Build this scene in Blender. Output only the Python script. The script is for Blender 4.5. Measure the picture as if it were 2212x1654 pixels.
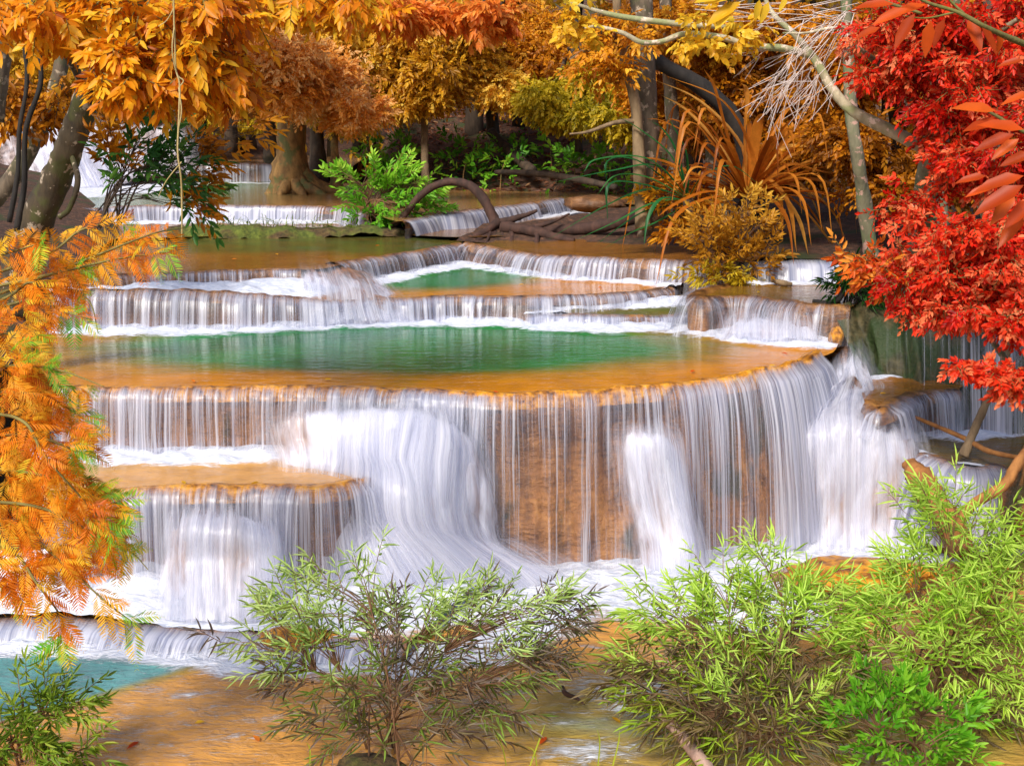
import bpy, math, random
import numpy as np
from mathutils import Vector
rng = np.random.default_rng(7)
random.seed(7)
for o in list(bpy.data.objects):
    bpy.data.objects.remove(o)
S = bpy.context.scene
COL = S.collection

# ------------------------------------------------------------------ camera
W, H, F, HZ, CAMZ = 2211.0, 1654.0, 2600.0, 250.0, 5.0
TH = math.atan((H / 2 - HZ) / F)
cam = bpy.data.cameras.new('camera')
cam.sensor_fit = 'HORIZONTAL'; cam.sensor_width = 36.0; cam.lens = 36.0 * F / W
cam.clip_start = 0.1; cam.clip_end = 2000
co = bpy.data.objects.new('camera', cam); COL.objects.link(co)
co.location = (0, 0, CAMZ); co.rotation_euler = (math.pi / 2 - TH, 0, 0)
S.camera = co

# ------------------------------------------------------------------ light
SUN_EL, SUN_AZ = math.radians(43), math.radians(207)     # azimuth from +Y clockwise: behind and to the left
w = bpy.data.worlds.new('World'); S.world = w; w.use_nodes = True
nt = w.node_tree; bg = nt.nodes['Background']
sky = nt.nodes.new('ShaderNodeTexSky'); sky.sky_type = 'NISHITA'; sky.sun_disc = False
sky.sun_elevation = SUN_EL; sky.sun_rotation = SUN_AZ
sky.air_density = 1.0; sky.dust_density = 2.5; sky.ozone_density = 1.0
nt.links.new(sky.outputs['Color'], bg.inputs['Color']); bg.inputs['Strength'].default_value = 0.11
sl = bpy.data.lights.new('sun', 'SUN'); sl.energy = 3.0; sl.angle = math.radians(14); sl.color = (1.0, 0.93, 0.82)
so = bpy.data.objects.new('sun', sl); COL.objects.link(so)
sd = Vector((math.sin(SUN_AZ) * math.cos(SUN_EL), math.cos(SUN_AZ) * math.cos(SUN_EL), math.sin(SUN_EL)))
so.rotation_euler = sd.to_track_quat('Z', 'Y').to_euler(); so.location = (0, 0, 40)
S.view_settings.view_transform = 'Standard'; S.view_settings.look = 'None'
S.view_settings.exposure = 0.55; S.view_settings.gamma = 1.0; S.view_settings.use_curve_mapping = False
cy = S.cycles
cy.use_denoising = True
cy.max_bounces = 6; cy.diffuse_bounces = 3; cy.glossy_bounces = 3; cy.transmission_bounces = 4
cy.transparent_max_bounces = 12; cy.sample_clamp_indirect = 6.0
cy.caustics_reflective = False; cy.caustics_refractive = False

# ------------------------------------------------------------------ pixel -> world
def ray(px, py):
    x = (px - W / 2) / F; y = (H / 2 - py) / F
    return np.array((x, math.cos(TH) + y * math.sin(TH), -math.sin(TH) + y * math.cos(TH)))
def onz(px, py, z):
    d = ray(px, py); return np.array((0, 0, CAMZ)) + d * ((z - CAMZ) / d[2])
def at(px, py, Y):
    d = ray(px, py); return np.array((0, 0, CAMZ)) + d * (Y / d[1])
def mpp(Y):
    return Y / F
def poly(z, *pts):
    return np.array([onz(a, b, z) for a, b in pts])
def path(*pts):
    return np.array([at(*p) for p in pts])

# ------------------------------------------------------------------ small maths
def unit(v):
    v = np.asarray(v, float); return v / np.maximum(np.linalg.norm(v, axis=-1, keepdims=True), 1e-9)
def sstep(a, b, x):
    t = np.clip((x - a) / (b - a), 0, 1); return t * t * (3 - 2 * t)
def catmull(P, n):
    P = np.asarray(P, float)
    if len(P) == 2:
        t = np.linspace(0, 1, n)[:, None]; return P[0] * (1 - t) + P[1] * t
    Q = np.vstack([2 * P[0] - P[1], P, 2 * P[-1] - P[-2]])
    u = np.linspace(0, len(P) - 1, n); i = np.minimum(u.astype(int), len(P) - 2); t = (u - i)[:, None]
    a, b, c, d = Q[i], Q[i + 1], Q[i + 2], Q[i + 3]
    return 0.5 * (2 * b + (c - a) * t + (2 * a - 5 * b + 4 * c - d) * t * t + (3 * b - a - 3 * c + d) * t ** 3)
def resample(P, step):
    C = catmull(P, max(60, len(P) * 30))
    s = np.concatenate([[0], np.cumsum(np.linalg.norm(np.diff(C, axis=0), axis=1))])
    n = max(3, int(s[-1] / step)); t = np.linspace(0, s[-1], n)
    return np.stack([np.interp(t, s, C[:, k]) for k in range(C.shape[1])], 1), t
def vnoise(x, y, seed=0):
    """smooth value noise 0..1 on arrays"""
    x = np.asarray(x, float); y = np.asarray(y, float) + 0 * x
    xi = np.floor(x).astype(np.int64); yi = np.floor(y).astype(np.int64); xf = x - xi; yf = y - yi
    def h(a, b):
        n = (a * 374761393 + b * 668265263 + seed * 982451653) & 0xffffffff
        n = ((n ^ (n >> 13)) * 1274126177) & 0xffffffff
        return ((n ^ (n >> 16)) & 0xffff) / 65535.0
    u = xf * xf * (3 - 2 * xf); v = yf * yf * (3 - 2 * yf)
    return (h(xi, yi) * (1 - u) + h(xi + 1, yi) * u) * (1 - v) + (h(xi, yi + 1) * (1 - u) + h(xi + 1, yi + 1) * u) * v
def fbm(x, y, seed=0, o=3):
    s = 0; a = 0.5; t = 0
    for k in range(o):
        s = s + a * vnoise(np.asarray(x) * 2 ** k, np.asarray(y) * 2 ** k, seed + k); t += a; a *= .5
    return s / t
def dist_poly(X, Y, P):
    d = np.full(np.shape(X), 1e9)
    for a, b in zip(P[:-1], P[1:]):
        ab = b[:2] - a[:2]; L = ab @ ab + 1e-12
        t = np.clip(((X - a[0]) * ab[0] + (Y - a[1]) * ab[1]) / L, 0, 1)
        d = np.minimum(d, np.hypot(X - a[0] - t * ab[0], Y - a[1] - t * ab[1]))
    return d

# ------------------------------------------------------------------ objects
BASE = {}
def top_loc(o):
    while o.parent is not None: o = o.parent
    return BASE.get(o.name, (0, 0, 0))
def thing(name, label, cat, loc, group=None):
    o = bpy.data.objects.new(name, None); COL.objects.link(o)
    o.empty_display_size = .2; o.location = loc; BASE[o.name] = tuple(loc)
    o['label'] = label; o['category'] = cat
    if group: o['group'] = group
    return o
def tag(o, label, cat, group=None):
    o['label'] = label; o['category'] = cat
    if group: o['group'] = group
    return o
def mk(name, V, Q=None, T=None, mat=None, parent=None, attrs=None, flow=None, smooth=True, kind=None):
    V = np.asarray(V, np.float32).reshape(-1, 3)
    if parent is not None: V = V - np.asarray(top_loc(parent), np.float32)
    Q = np.zeros((0, 4), np.int32) if Q is None else np.asarray(Q, np.int32).reshape(-1, 4)
    T = np.zeros((0, 3), np.int32) if T is None else np.asarray(T, np.int32).reshape(-1, 3)
    me = bpy.data.meshes.new(name)
    me.vertices.add(len(V)); me.vertices.foreach_set('co', V.ravel())
    lo = np.concatenate([Q.ravel(), T.ravel()]); me.loops.add(len(lo)); me.loops.foreach_set('vertex_index', lo)
    me.polygons.add(len(Q) + len(T))
    me.polygons.foreach_set('loop_start', np.concatenate([np.arange(len(Q)) * 4, len(Q) * 4 + np.arange(len(T)) * 3]).astype(np.int32))
    me.polygons.foreach_set('use_smooth', np.full(len(Q) + len(T), smooth))
    for k, a in (attrs or {}).items():
        me.attributes.new(k, 'FLOAT', 'POINT').data.foreach_set('value', np.asarray(a, np.float32).ravel())
    if flow is not None:
        me.attributes.new('flow', 'FLOAT_VECTOR', 'POINT').data.foreach_set('vector', np.asarray(flow, np.float32).ravel())
    me.update(calc_edges=True)
    o = bpy.data.objects.new(name, me); COL.objects.link(o)
    if mat: me.materials.append(mat)
    if parent is not None: o.parent = parent
    if kind: o['kind'] = kind
    return o
def grid_faces(nr, nc, off=0):
    i = np.arange(nr * nc).reshape(nr, nc) + off
    return np.stack([i[:-1, :-1], i[:-1, 1:], i[1:, 1:], i[1:, :-1]], -1).reshape(-1, 4)
class MB:
    def __init__(s): s.V = []; s.Q = []; s.T = []; s.A = []; s.n = 0
    def add(s, V, Q=None, T=None, a=0.5):
        V = np.asarray(V).reshape(-1, 3)
        if Q is not None and len(Q): s.Q.append(np.asarray(Q) + s.n)
        if T is not None and len(T): s.T.append(np.asarray(T) + s.n)
        s.V.append(V); s.A.append(np.broadcast_to(np.asarray(a, float), (len(V),)).copy()); s.n += len(V)
    def tube(s, P, r, sides=8, n=None, bump=0.0, a=0.5, closed=True):
        P = np.asarray(P, float); n = n or max(4, len(P) * 6)
        C = catmull(P, n) if len(P) > 1 else P
        r = np.interp(np.linspace(0, 1, n), np.linspace(0, 1, len(np.atleast_1d(r))), np.atleast_1d(r)) if np.ndim(r) else np.full(n, r)
        t = unit(np.gradient(C, axis=0)); ref = np.array((0.31, -0.9, 0.2)) if abs(t[0] @ unit((0.31, -0.9, 0.2))) < .9 else np.array((1., 0, 0))
        u = np.zeros_like(C); p = unit(np.cross(t[0], ref))
        for k in range(n):
            p = unit(p - t[k] * (p @ t[k])); u[k] = p
        v = np.cross(t, u); ang = np.linspace(0, 2 * math.pi, sides, endpoint=False)
        sd = random.randint(0, 9999)
        L = np.arange(n)[:, None] * 0.6
        rr = r[:, None] * (1 + bump * 2 * (fbm(L + 0 * ang, np.cos(ang)[None] * 2 + np.sin(ang)[None] * 3 + 0 * L, sd) - .5))
        V = C[:, None] + rr[..., None] * (np.cos(ang)[None, :, None] * u[:, None] + np.sin(ang)[None, :, None] * v[:, None])
        i = np.arange(n * sides).reshape(n, sides); j = np.roll(i, -1, 1)
        Q = np.stack([i[:-1], j[:-1], j[1:], i[1:]], -1).reshape(-1, 4)
        V = V.reshape(-1, 3); T = None
        if closed:
            V = np.vstack([V, C[:1], C[-1:]]); c0 = n * sides
            T = np.vstack([np.stack([j[0], i[0], np.full(sides, c0)], -1), np.stack([i[-1], j[-1], np.full(sides, c0 + 1)], -1)])
        s.add(V, Q, T, a)
    def strap(s, P, w, n=14, fold=0.35, a=0.5):
        """a long strap leaf along control points, creased along its midrib"""
        C = catmull(P, n); t = unit(np.gradient(C, axis=0))
        side = unit(np.cross(t, np.broadcast_to((0.13, -0.2, 1.0), t.shape))); up = np.cross(side, t)
        k = np.linspace(0, 1, n); ww = w * np.minimum(1, np.minimum((0.35 + k * 4), (1 - k) * 2.2 + 0.02))[:, None]
        V = np.stack([C - side * ww + up * ww * fold, C, C + side * ww + up * ww * fold], 1).reshape(-1, 3)
        s.add(V, grid_faces(n, 3), None, a)
    def build(s, name, mat, parent=None, smooth=True, kind=None):
        return mk(name, np.vstack(s.V), np.vstack(s.Q) if s.Q else None, np.vstack(s.T) if s.T else None, mat, parent,
                  {'rnd': np.concatenate(s.A)}, None, smooth, kind)
    def leaves(s, P, D, N, L, Wd, a, fold=0.3, droop=0.15):
        P = np.asarray(P); m = len(P)
        if m == 0: return
        D = unit(D); side = unit(np.cross(D, N)); up = np.cross(side, D)
        L = np.broadcast_to(np.asarray(L, float), (m,))[:, None]; Wd = np.broadcast_to(np.asarray(Wd, float), (m,))[:, None] * .5
        dr = droop if np.ndim(droop) == 0 else np.asarray(droop)[:, None]
        l1 = P + D * L * .28 + side * Wd * .92 + up * Wd * fold
        r1 = P + D * L * .28 - side * Wd * .92 + up * Wd * fold
        l2 = P + D * L * .66 + side * Wd * .74 + up * (Wd * fold - L * dr * .4)
        r2 = P + D * L * .66 - side * Wd * .74 + up * (Wd * fold - L * dr * .4)
        tip = P + D * L * .98 - up * L * dr
        V = np.stack([P, l1, l2, tip, r2, r1], 1).reshape(-1, 3)
        b = (np.arange(m) * 6)[:, None]
        Q = np.vstack([b + np.array([0, 1, 2, 3]), b + np.array([0, 3, 4, 5])])
        s.add(V, Q, None, np.repeat(np.broadcast_to(np.asarray(a, float), (m,)), 6))
def rdir(n):
    return unit(rng.normal(size=(n, 3)))
def blob_points(blobs, n, shell=0.55):
    """n points in ellipsoids given as (px, py, Y, rx px, ry px, depth m[, weight]); also outward directions"""
    c = np.array([at(b[0], b[1], b[2]) for b in blobs])
    r = np.array([(b[3] * mpp(b[2]), b[5], b[4] * mpp(b[2])) for b in blobs])
    wt = np.array([b[6] if len(b) > 6 else b[3] * b[4] for b in blobs], float); wt /= wt.sum()
    i = rng.choice(len(blobs), n, p=wt); d = rdir(n)
    rad = shell + (1 - shell) * rng.random(n); rad = np.where(rng.random(n) < .3, rng.random(n) ** .5, rad)
    return c[i] + d * r[i] * rad[:, None], unit(d / r[i]), i
def project(P):
    d = P - np.array((0, 0, CAMZ)); zf = d[:, 1] * math.cos(TH) - d[:, 2] * math.sin(TH); zu = d[:, 1] * math.sin(TH) + d[:, 2] * math.cos(TH)
    return W / 2 + F * d[:, 0] / zf, H / 2 - F * zu / zf
def clump_points(blobs, n, size=.36, flat=.55, per=11):
    c = []; r = []; wt = []
    for b in blobs:
        R = np.array((b[3] * mpp(b[2]), b[5], b[4] * mpp(b[2]))); C = at(b[0], b[1], b[2]); w_ = b[6] if len(b) > 6 else b[3] * b[4] / 3000.
        for k in range(per):
            d = rdir(1)[0] * rng.random() ** .45; c.append(C + d * R); q = size * rng.uniform(.6, 1.35) * max(R[0], R[2])
            r.append((q, max(q * .8, R[1] * size * .6), q * flat)); wt.append(w_ * rng.uniform(.5, 1.5))
    c = np.array(c); r = np.array(r); wt = np.array(wt); wt /= wt.sum()
    i = rng.choice(len(c), n, p=wt); d = rdir(n); P = c[i] + d * r[i] * (rng.random(n) ** .4)[:, None]
    D = d * np.array((1, 1, .35)) + rdir(n) * np.array((.6, .6, .25))
    return P, unit(D), i
def twig_leaves(mb, P, D, k, tl, ll, lw, val, ang=(45, 75), flat=True, droop=0.2, grav=0.25, fold=.3, jit=.12, tip=True, twmb=None, twr=.004):
    """k leaves along a twig of length tl at every anchor P in direction D; val: one value per twig"""
    n = len(P); D = unit(D); tl = np.broadcast_to(np.asarray(tl, float), (n,)) * rng.uniform(.7, 1.25, n)
    up0 = unit(np.array((0, -.55, .8)) + rng.normal(size=(n, 3)) * .42)
    side = unit(np.cross(D, up0)); up = np.cross(side, D)
    val = np.broadcast_to(np.asarray(val, float), (n,))
    for q in range(k):
        t = (q + .6) / k * .95
        sg = 1 if q % 2 else -1
        A = np.radians(rng.uniform(ang[0], ang[1], n)) * (1 - .55 * t)
        if flat: lat = side * sg + up * rng.normal(0, .25, n)[:, None]
        else:
            ph = q * 2.4 + rng.uniform(-.4, .4, n); lat = side * np.cos(ph)[:, None] + up * np.sin(ph)[:, None]
        p = P + D * (tl * t)[:, None] + np.array((0, 0, -1.)) * (tl * t * t * .25)[:, None]
        d = D * np.cos(A)[:, None] + unit(lat) * np.sin(A)[:, None] + np.array((0, 0, -grav)) + rng.normal(0, jit, (n, 3))
        L = ll * rng.uniform(.55, 1.25, n) * (1 - .25 * t)
        mb.leaves(p, d, up + rng.normal(0, .3, (n, 3)), L, lw * L / ll * rng.uniform(.85, 1.15, n), np.clip(val + rng.normal(0, jit, n), 0, 1), fold, droop)
    if tip:
        p = P + D * tl[:, None] * .95 + np.array((0, 0, -1.)) * (tl * .22)[:, None]
        mb.leaves(p, D + np.array((0, 0, -grav * .5)), up, ll * rng.uniform(.7, 1.1, n), lw, np.clip(val + .08, 0, 1), fold, droop)
    if twmb is not None:
        e = P + D * tl[:, None] + np.array((0, 0, -1.)) * (tl * .25)[:, None]; m = (P + e) / 2 + np.array((0, 0, 1.)) * (tl * .05)[:, None]
        for off in range(1):
            w1 = np.broadcast_to(up * twr, P.shape); w2 = side * twr
            V = np.stack([P + w1, P - w1 + w2, P - w1 - w2, m + w1, m - w1 + w2, m - w1 - w2, e], 1).reshape(-1, 3)
            b = (np.arange(n) * 7)[:, None]
            Q = np.vstack([b + np.array(f) for f in ([0, 1, 4, 3], [1, 2, 5, 4], [2, 0, 3, 5])])
            T = np.vstack([b + np.array(f) for f in ([3, 4, 6], [4, 5, 6], [5, 3, 6])])
            twmb.add(V, Q, T)

# ------------------------------------------------------------------ materials
def new_mat(name):
    m = bpy.data.materials.new(name); m.use_nodes = True; m.node_tree.nodes.clear(); return m, m.node_tree
def N(nt, typ, ins=None, **props):
    n = nt.nodes.new('ShaderNode' + typ)
    for k, v in props.items(): setattr(n, k, v)
    for k, v in (ins or {}).items():
        s = n.inputs[k]
        if isinstance(v, bpy.types.NodeSocket): nt.links.new(v, s)
        else: s.default_value = v
    return n
def ramp(nt, fac, stops, interp='LINEAR'):
    r = nt.nodes.new('ShaderNodeValToRGB'); nt.links.new(fac, r.inputs[0]); e = r.color_ramp.elements; r.color_ramp.interpolation = interp
    while len(e) < len(stops): e.new(0.5)
    for k, (p, c) in enumerate(stops):
        e[k].position = p; e[k].color = (*c, 1) if len(c) == 3 else c
    return r.outputs['Color']
def math_(nt, op, a, b=0.0, c=0.0, clamp=False):
    n = nt.nodes.new('ShaderNodeMath'); n.operation = op; n.use_clamp = clamp
    for k, v in enumerate((a, b, c)):
        if isinstance(v, bpy.types.NodeSocket): nt.links.new(v, n.inputs[k])
        else: n.inputs[k].default_value = v
    return n.outputs[0]
def maprange(nt, v, a, b, c=0., d=1., smooth=True):
    n = nt.nodes.new('ShaderNodeMapRange'); n.interpolation_type = 'SMOOTHSTEP' if smooth else 'LINEAR'
    for k, x in zip(('Value', 'From Min', 'From Max', 'To Min', 'To Max'), (v, a, b, c, d)):
        if isinstance(x, bpy.types.NodeSocket): nt.links.new(x, n.inputs[k])
        else: n.inputs[k].default_value = x
    return n.outputs['Result']
def mixc(nt, f, a, b, mode='MIX'):
    n = nt.nodes.new('ShaderNodeMix'); n.data_type = 'RGBA'; n.blend_type = mode
    for k, v in ((0, f), (6, a), (7, b)):
        if isinstance(v, bpy.types.NodeSocket): nt.links.new(v, n.inputs[k])
        else: n.inputs[k].default_value = v if k == 0 or len(v) == 4 else (*v, 1)
    return n.outputs[2]
def attr(nt, name, vec=False):
    n = nt.nodes.new('ShaderNodeAttribute'); n.attribute_name = name; return n.outputs['Vector' if vec else 'Fac']
def scaled(nt, v, sc, loc=(0, 0, 0)):
    return N(nt, 'Mapping', {'Vector': v, 'Scale': sc, 'Location': loc}).outputs[0]
def noise(nt, v, scale=1., detail=3., rough=.55, dist=0.):
    return N(nt, 'TexNoise', {'Vector': v, 'Scale': scale, 'Detail': detail, 'Roughness': rough, 'Distortion': dist}).outputs['Fac']
def objco(nt):
    return N(nt, 'NewGeometry').outputs['Position']
def out(nt, sh):
    o = nt.nodes.new('ShaderNodeOutputMaterial'); nt.links.new(sh, o.inputs['Surface'])
def bumpn(nt, h, strength=.5, dist=.02):
    return N(nt, 'Bump', {'Height': h, 'Strength': strength, 'Distance': dist}).outputs[0]

def leaf_mat(name, stops, tr=.48, gl=.012, rough=.4):
    m, nt = new_mat(name)
    c = ramp(nt, attr(nt, 'rnd'), stops)
    n1 = noise(nt, objco(nt), 9., 2.)
    c = mixc(nt, 1., c, ramp(nt, n1, [(0.25, (.72, .72, .72)), (.75, (1.12, 1.12, 1.12))]), 'MULTIPLY')
    d = N(nt, 'BsdfDiffuse', {'Color': c}); t = N(nt, 'BsdfTranslucent', {'Color': c}); g = N(nt, 'BsdfGlossy', {'Color': (.9, .9, .9, 1), 'Roughness': rough})
    a = N(nt, 'MixShader', {0: tr, 1: d.outputs[0], 2: t.outputs[0]}); b = N(nt, 'MixShader', {0: gl, 1: a.outputs[0], 2: g.outputs[0]})
    out(nt, b.outputs[0]); return m
def bark_mat(name, c1, c2, c3=None, scale=6., patch=None):
    m, nt = new_mat(name); p = objco(nt)
    v = scaled(nt, p, (1, 1, .35))
    n1 = noise(nt, v, scale, 5., .65); n2 = noise(nt, p, scale * .45, 3.)
    c = ramp(nt, n1, [(.3, c1), (.7, c2)])
    if c3: c = mixc(nt, maprange(nt, n2, .5, .62), c, c3)
    if patch: c = mixc(nt, maprange(nt, noise(nt, p, scale * 1.3, 4., .6), .56, .62), c, patch)
    b = N(nt, 'BsdfPrincipled', {'Base Color': c, 'Roughness': .85, 'Normal': bumpn(nt, n1, .9, .03)})
    out(nt, b.outputs[0]); return m

def rock_mat(name, stops, moss=None, wet=.45, vert=True, sc=1., mossr=(.42, .6), bs=.8):
    m, nt = new_mat(name); p = objco(nt)
    v = scaled(nt, p, (1, 1, .16)) if vert else p
    n1 = noise(nt, v, 3.2 * sc, 6., .62); n2 = noise(nt, scaled(nt, p, (1, 1, 2.2)), 9., 5., .6); n3 = noise(nt, p, .9, 3.)
    f = math_(nt, 'ADD', math_(nt, 'MULTIPLY', n1, .62), math_(nt, 'ADD', math_(nt, 'MULTIPLY', n2, .22), math_(nt, 'MULTIPLY', n3, .16)))
    c = ramp(nt, f, stops)
    if moss: c = mixc(nt, maprange(nt, noise(nt, scaled(nt, p, (1, 1, .4)), 2.1, 4.), *mossr), c, moss)
    h = math_(nt, 'ADD', n1, math_(nt, 'MULTIPLY', n2, .5))
    b = N(nt, 'BsdfPrincipled', {'Base Color': c, 'Roughness': wet, 'Normal': bumpn(nt, h, bs, .07), 'Specular IOR Level': .35})
    out(nt, b.outputs[0]); return m

def streak(nt, fl, k=1.0):
    """vertical strand pattern in the flow coordinates (u metres across, v metres down, seed)"""
    w1 = noise(nt, scaled(nt, fl, (.9, .55, 1)), 1.3, 2.)                       # slow wander
    wv = N(nt, 'CombineXYZ', {'X': math_(nt, 'MULTIPLY', math_(nt, 'SUBTRACT', w1, .5), .07)}).outputs[0]
    fl2 = N(nt, 'VectorMath', {0: fl, 1: wv}, operation='ADD').outputs[0]
    a = noise(nt, scaled(nt, fl2, (5 * k, .22, 1)), 1., 2., .5)
    b = noise(nt, scaled(nt, fl2, (24 * k, .22, 3.7)), 1., 3., .6)
    c = noise(nt, scaled(nt, fl2, (85 * k, .45, 9.1)), 1., 2., .5)
    return math_(nt, 'ADD', math_(nt, 'MULTIPLY', a, .34), math_(nt, 'ADD', math_(nt, 'MULTIPLY', b, .4), math_(nt, 'MULTIPLY', c, .26))), b
WATER = (.80, .84, .93)
def veil_mat(name, k=1.0, soft=.13, c1=(.33, .36, .52), c2=(.70, .72, .84)):
    m, nt = new_mat(name); fl = attr(nt, 'flow', True); dens = attr(nt, 'dens')
    s, b = streak(nt, fl, k)
    thr = math_(nt, 'SUBTRACT', .68, math_(nt, 'MULTIPLY', dens, .36))
    al = maprange(nt, s, math_(nt, 'SUBTRACT', thr, soft * .8), math_(nt, 'ADD', thr, soft))
    al = math_(nt, 'MULTIPLY', al, .9); al = math_(nt, 'MAXIMUM', al, math_(nt, 'MULTIPLY', dens, .15), clamp=True)
    al = math_(nt, 'MULTIPLY', al, attr(nt, 'edge'), clamp=True)
    nrm = bumpn(nt, s, .35, .05)
    wc = mixc(nt, maprange(nt, b, .36, .62), c1, c2)  # darker, bluer shade between strands is put into the water colour
    d = N(nt, 'BsdfDiffuse', {'Color': wc, 'Normal': nrm}); t = N(nt, 'BsdfTranslucent', {'Color': wc})
    g = N(nt, 'BsdfGlossy', {'Color': (1, 1, 1, 1), 'Roughness': .3, 'Normal': nrm})
    x = N(nt, 'MixShader', {0: .3, 1: d.outputs[0], 2: t.outputs[0]}); x = N(nt, 'MixShader', {0: .06, 1: x.outputs[0], 2: g.outputs[0]})
    tr = N(nt, 'BsdfTransparent')
    out(nt, N(nt, 'MixShader', {0: al, 1: tr.outputs[0], 2: x.outputs[0]}).outputs[0]); return m
def cascade_mat(name, rock_stops, k=1.0):
    """rock under running water: white where the water is thick, tufa where it thins out"""
    m, nt = new_mat(name); fl = attr(nt, 'flow', True); cov = attr(nt, 'cov'); p = objco(nt)
    s, b = streak(nt, fl, k * .55)
    soft = noise(nt, scaled(nt, fl, (3.2, 1.1, 1)), 1., 4., .6, .4)
    s = math_(nt, 'ADD', math_(nt, 'MULTIPLY', s, .40), math_(nt, 'MULTIPLY', soft, .60))
    thr = math_(nt, 'SUBTRACT', .67, math_(nt, 'MULTIPLY', cov, .28))
    al = maprange(nt, s, math_(nt, 'SUBTRACT', thr, .12), math_(nt, 'ADD', thr, .12))
    n1 = noise(nt, p, 5., 5., .6)
    rc = ramp(nt, n1, rock_stops)
    wc = mixc(nt, maprange(nt, s, .36, .62), (.58, .61, .76), (.79, .80, .89))  # lavender shading between the streaks is mixed into the colour
    c = mixc(nt, al, rc, wc)
    h = math_(nt, 'ADD', math_(nt, 'MULTIPLY', s, .5), math_(nt, 'MULTIPLY', n1, math_(nt, 'SUBTRACT', .5, math_(nt, 'MULTIPLY', al, .5))))
    b = N(nt, 'BsdfPrincipled', {'Base Color': c, 'Roughness': .5, 'Normal': bumpn(nt, h, .55, .06), 'Specular IOR Level': .25})
    ea = maprange(nt, math_(nt, 'ADD', attr(nt, 'edge'), math_(nt, 'MULTIPLY', math_(nt, 'SUBTRACT', s, .5), 1.1)), .12, .55)
    out(nt, N(nt, 'MixShader', {0: ea, 1: N(nt, 'BsdfTransparent').outputs[0], 2: b.outputs[0]}).outputs[0]); return m
def water_mat(name, shallow, mid, deep, foam_glintc=(.76, .78, .86), wave=1.0, bd=.05):
    m, nt = new_mat(name); p = objco(nt)
    de = attr(nt, 'deep'); fo = attr(nt, 'foam')
    q = scaled(nt, p, (1, 2.6, 1))
    n0 = noise(nt, q, .9, 3.); n1 = noise(nt, q, 3.2, 4., .6, .6); n2 = noise(nt, scaled(nt, p, (1, 2.0, 1)), 9., 3., .6, .4)
    bed = noise(nt, p, 2.4, 5., .6)
    d2 = math_(nt, 'ADD', de, math_(nt, 'MULTIPLY', math_(nt, 'SUBTRACT', n0, .5), math_(nt, 'MULTIPLY', .5, maprange(nt, math_(nt, 'ABSOLUTE', math_(nt, 'SUBTRACT', de, .5)), .5, .2))))
    c = ramp(nt, d2, [(0.08, shallow), (.42, mid), (.72, deep)])
    c = mixc(nt, 1., c, ramp(nt, bed, [(.25, (.72, .70, .68)), (.7, (1.15, 1.15, 1.15))]), 'MULTIPLY')
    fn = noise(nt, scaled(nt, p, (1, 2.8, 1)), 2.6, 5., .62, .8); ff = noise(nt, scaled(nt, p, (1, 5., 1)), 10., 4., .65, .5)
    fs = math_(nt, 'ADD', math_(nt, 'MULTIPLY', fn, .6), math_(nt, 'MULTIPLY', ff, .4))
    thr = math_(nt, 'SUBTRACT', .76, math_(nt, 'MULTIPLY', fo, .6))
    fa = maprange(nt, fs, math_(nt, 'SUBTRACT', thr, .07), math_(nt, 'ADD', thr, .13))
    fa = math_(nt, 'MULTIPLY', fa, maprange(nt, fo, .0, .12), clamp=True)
    c = mixc(nt, fa, c, mixc(nt, maprange(nt, ff, .38, .62), (.50, .55, .68), foam_glintc))  # bluish shading painted into the white of the froth
    h = math_(nt, 'ADD', math_(nt, 'MULTIPLY', n1, .7), math_(nt, 'ADD', math_(nt, 'MULTIPLY', n2, .3), math_(nt, 'MULTIPLY', math_(nt, 'MULTIPLY', fs, fa), .5)))
    b = N(nt, 'BsdfPrincipled', {'Base Color': c, 'Roughness': maprange(nt, fa, 0, 1, .09, .7), 'Normal': bumpn(nt, h, .35 * wave, bd), 'IOR': 1.33,
                                 'Specular IOR Level': maprange(nt, fa, 0, 1, .5, .15)})
    out(nt, b.outputs[0]); return m

TUFA = [(.32, (.022, .010, .005)), (.42, (.11, .043, .014)), (.52, (.27, .11, .028)), (.63, (.42, .19, .05)), (.76, (.52, .30, .13))]
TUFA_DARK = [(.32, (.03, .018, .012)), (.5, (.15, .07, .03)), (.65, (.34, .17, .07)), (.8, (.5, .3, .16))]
RIM = [(.37, (.06, .022, .006)), (.46, (.34, .125, .010)), (.55, (.66, .28, .012)), (.70, (.82, .48, .06))]
M = {}
M['rock'] = rock_mat('tufa rock', TUFA, moss=(.045, .035, .010), mossr=(.55, .68), bs=1.2)
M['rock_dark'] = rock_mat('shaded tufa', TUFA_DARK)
M['rim'] = rock_mat('golden tufa rim', RIM, vert=False, wet=.35, sc=2.6)
M['rim_brown'] = rock_mat('brown tufa rim', [(.37, (.03, .013, .007)), (.47, (.14, .058, .018)), (.57, (.32, .14, .03)), (.72, (.50, .28, .08))], vert=False, wet=.35, sc=2.)
M['mossrock'] = rock_mat('mossy cliff', [(.36, (.008, .008, .005)), (.48, (.05, .045, .02)), (.6, (.14, .11, .05)), (.76, (.26, .20, .11))], moss=(.022, .042, .008), wet=.6)
M['grey_rock'] = rock_mat('grey tufa', [(.3, (.06, .05, .05)), (.5, (.26, .20, .18)), (.7, (.48, .40, .38))], wet=.6)
M['veil'] = veil_mat('falling water'); M['veil_far'] = veil_mat('falling water far', .6); M['spray'] = veil_mat('white spray', .7, .2, (.55, .58, .74), (.78, .79, .89))
M['casc'] = cascade_mat('running water over tufa', [(.3, (.12, .05, .02)), (.55, (.36, .17, .05)), (.75, (.56, .34, .16))])
M['casc_dark'] = cascade_mat('running water over dark tufa', [(.3, (.05, .03, .02)), (.55, (.24, .11, .05)), (.75, (.45, .27, .16))], .8)
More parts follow.
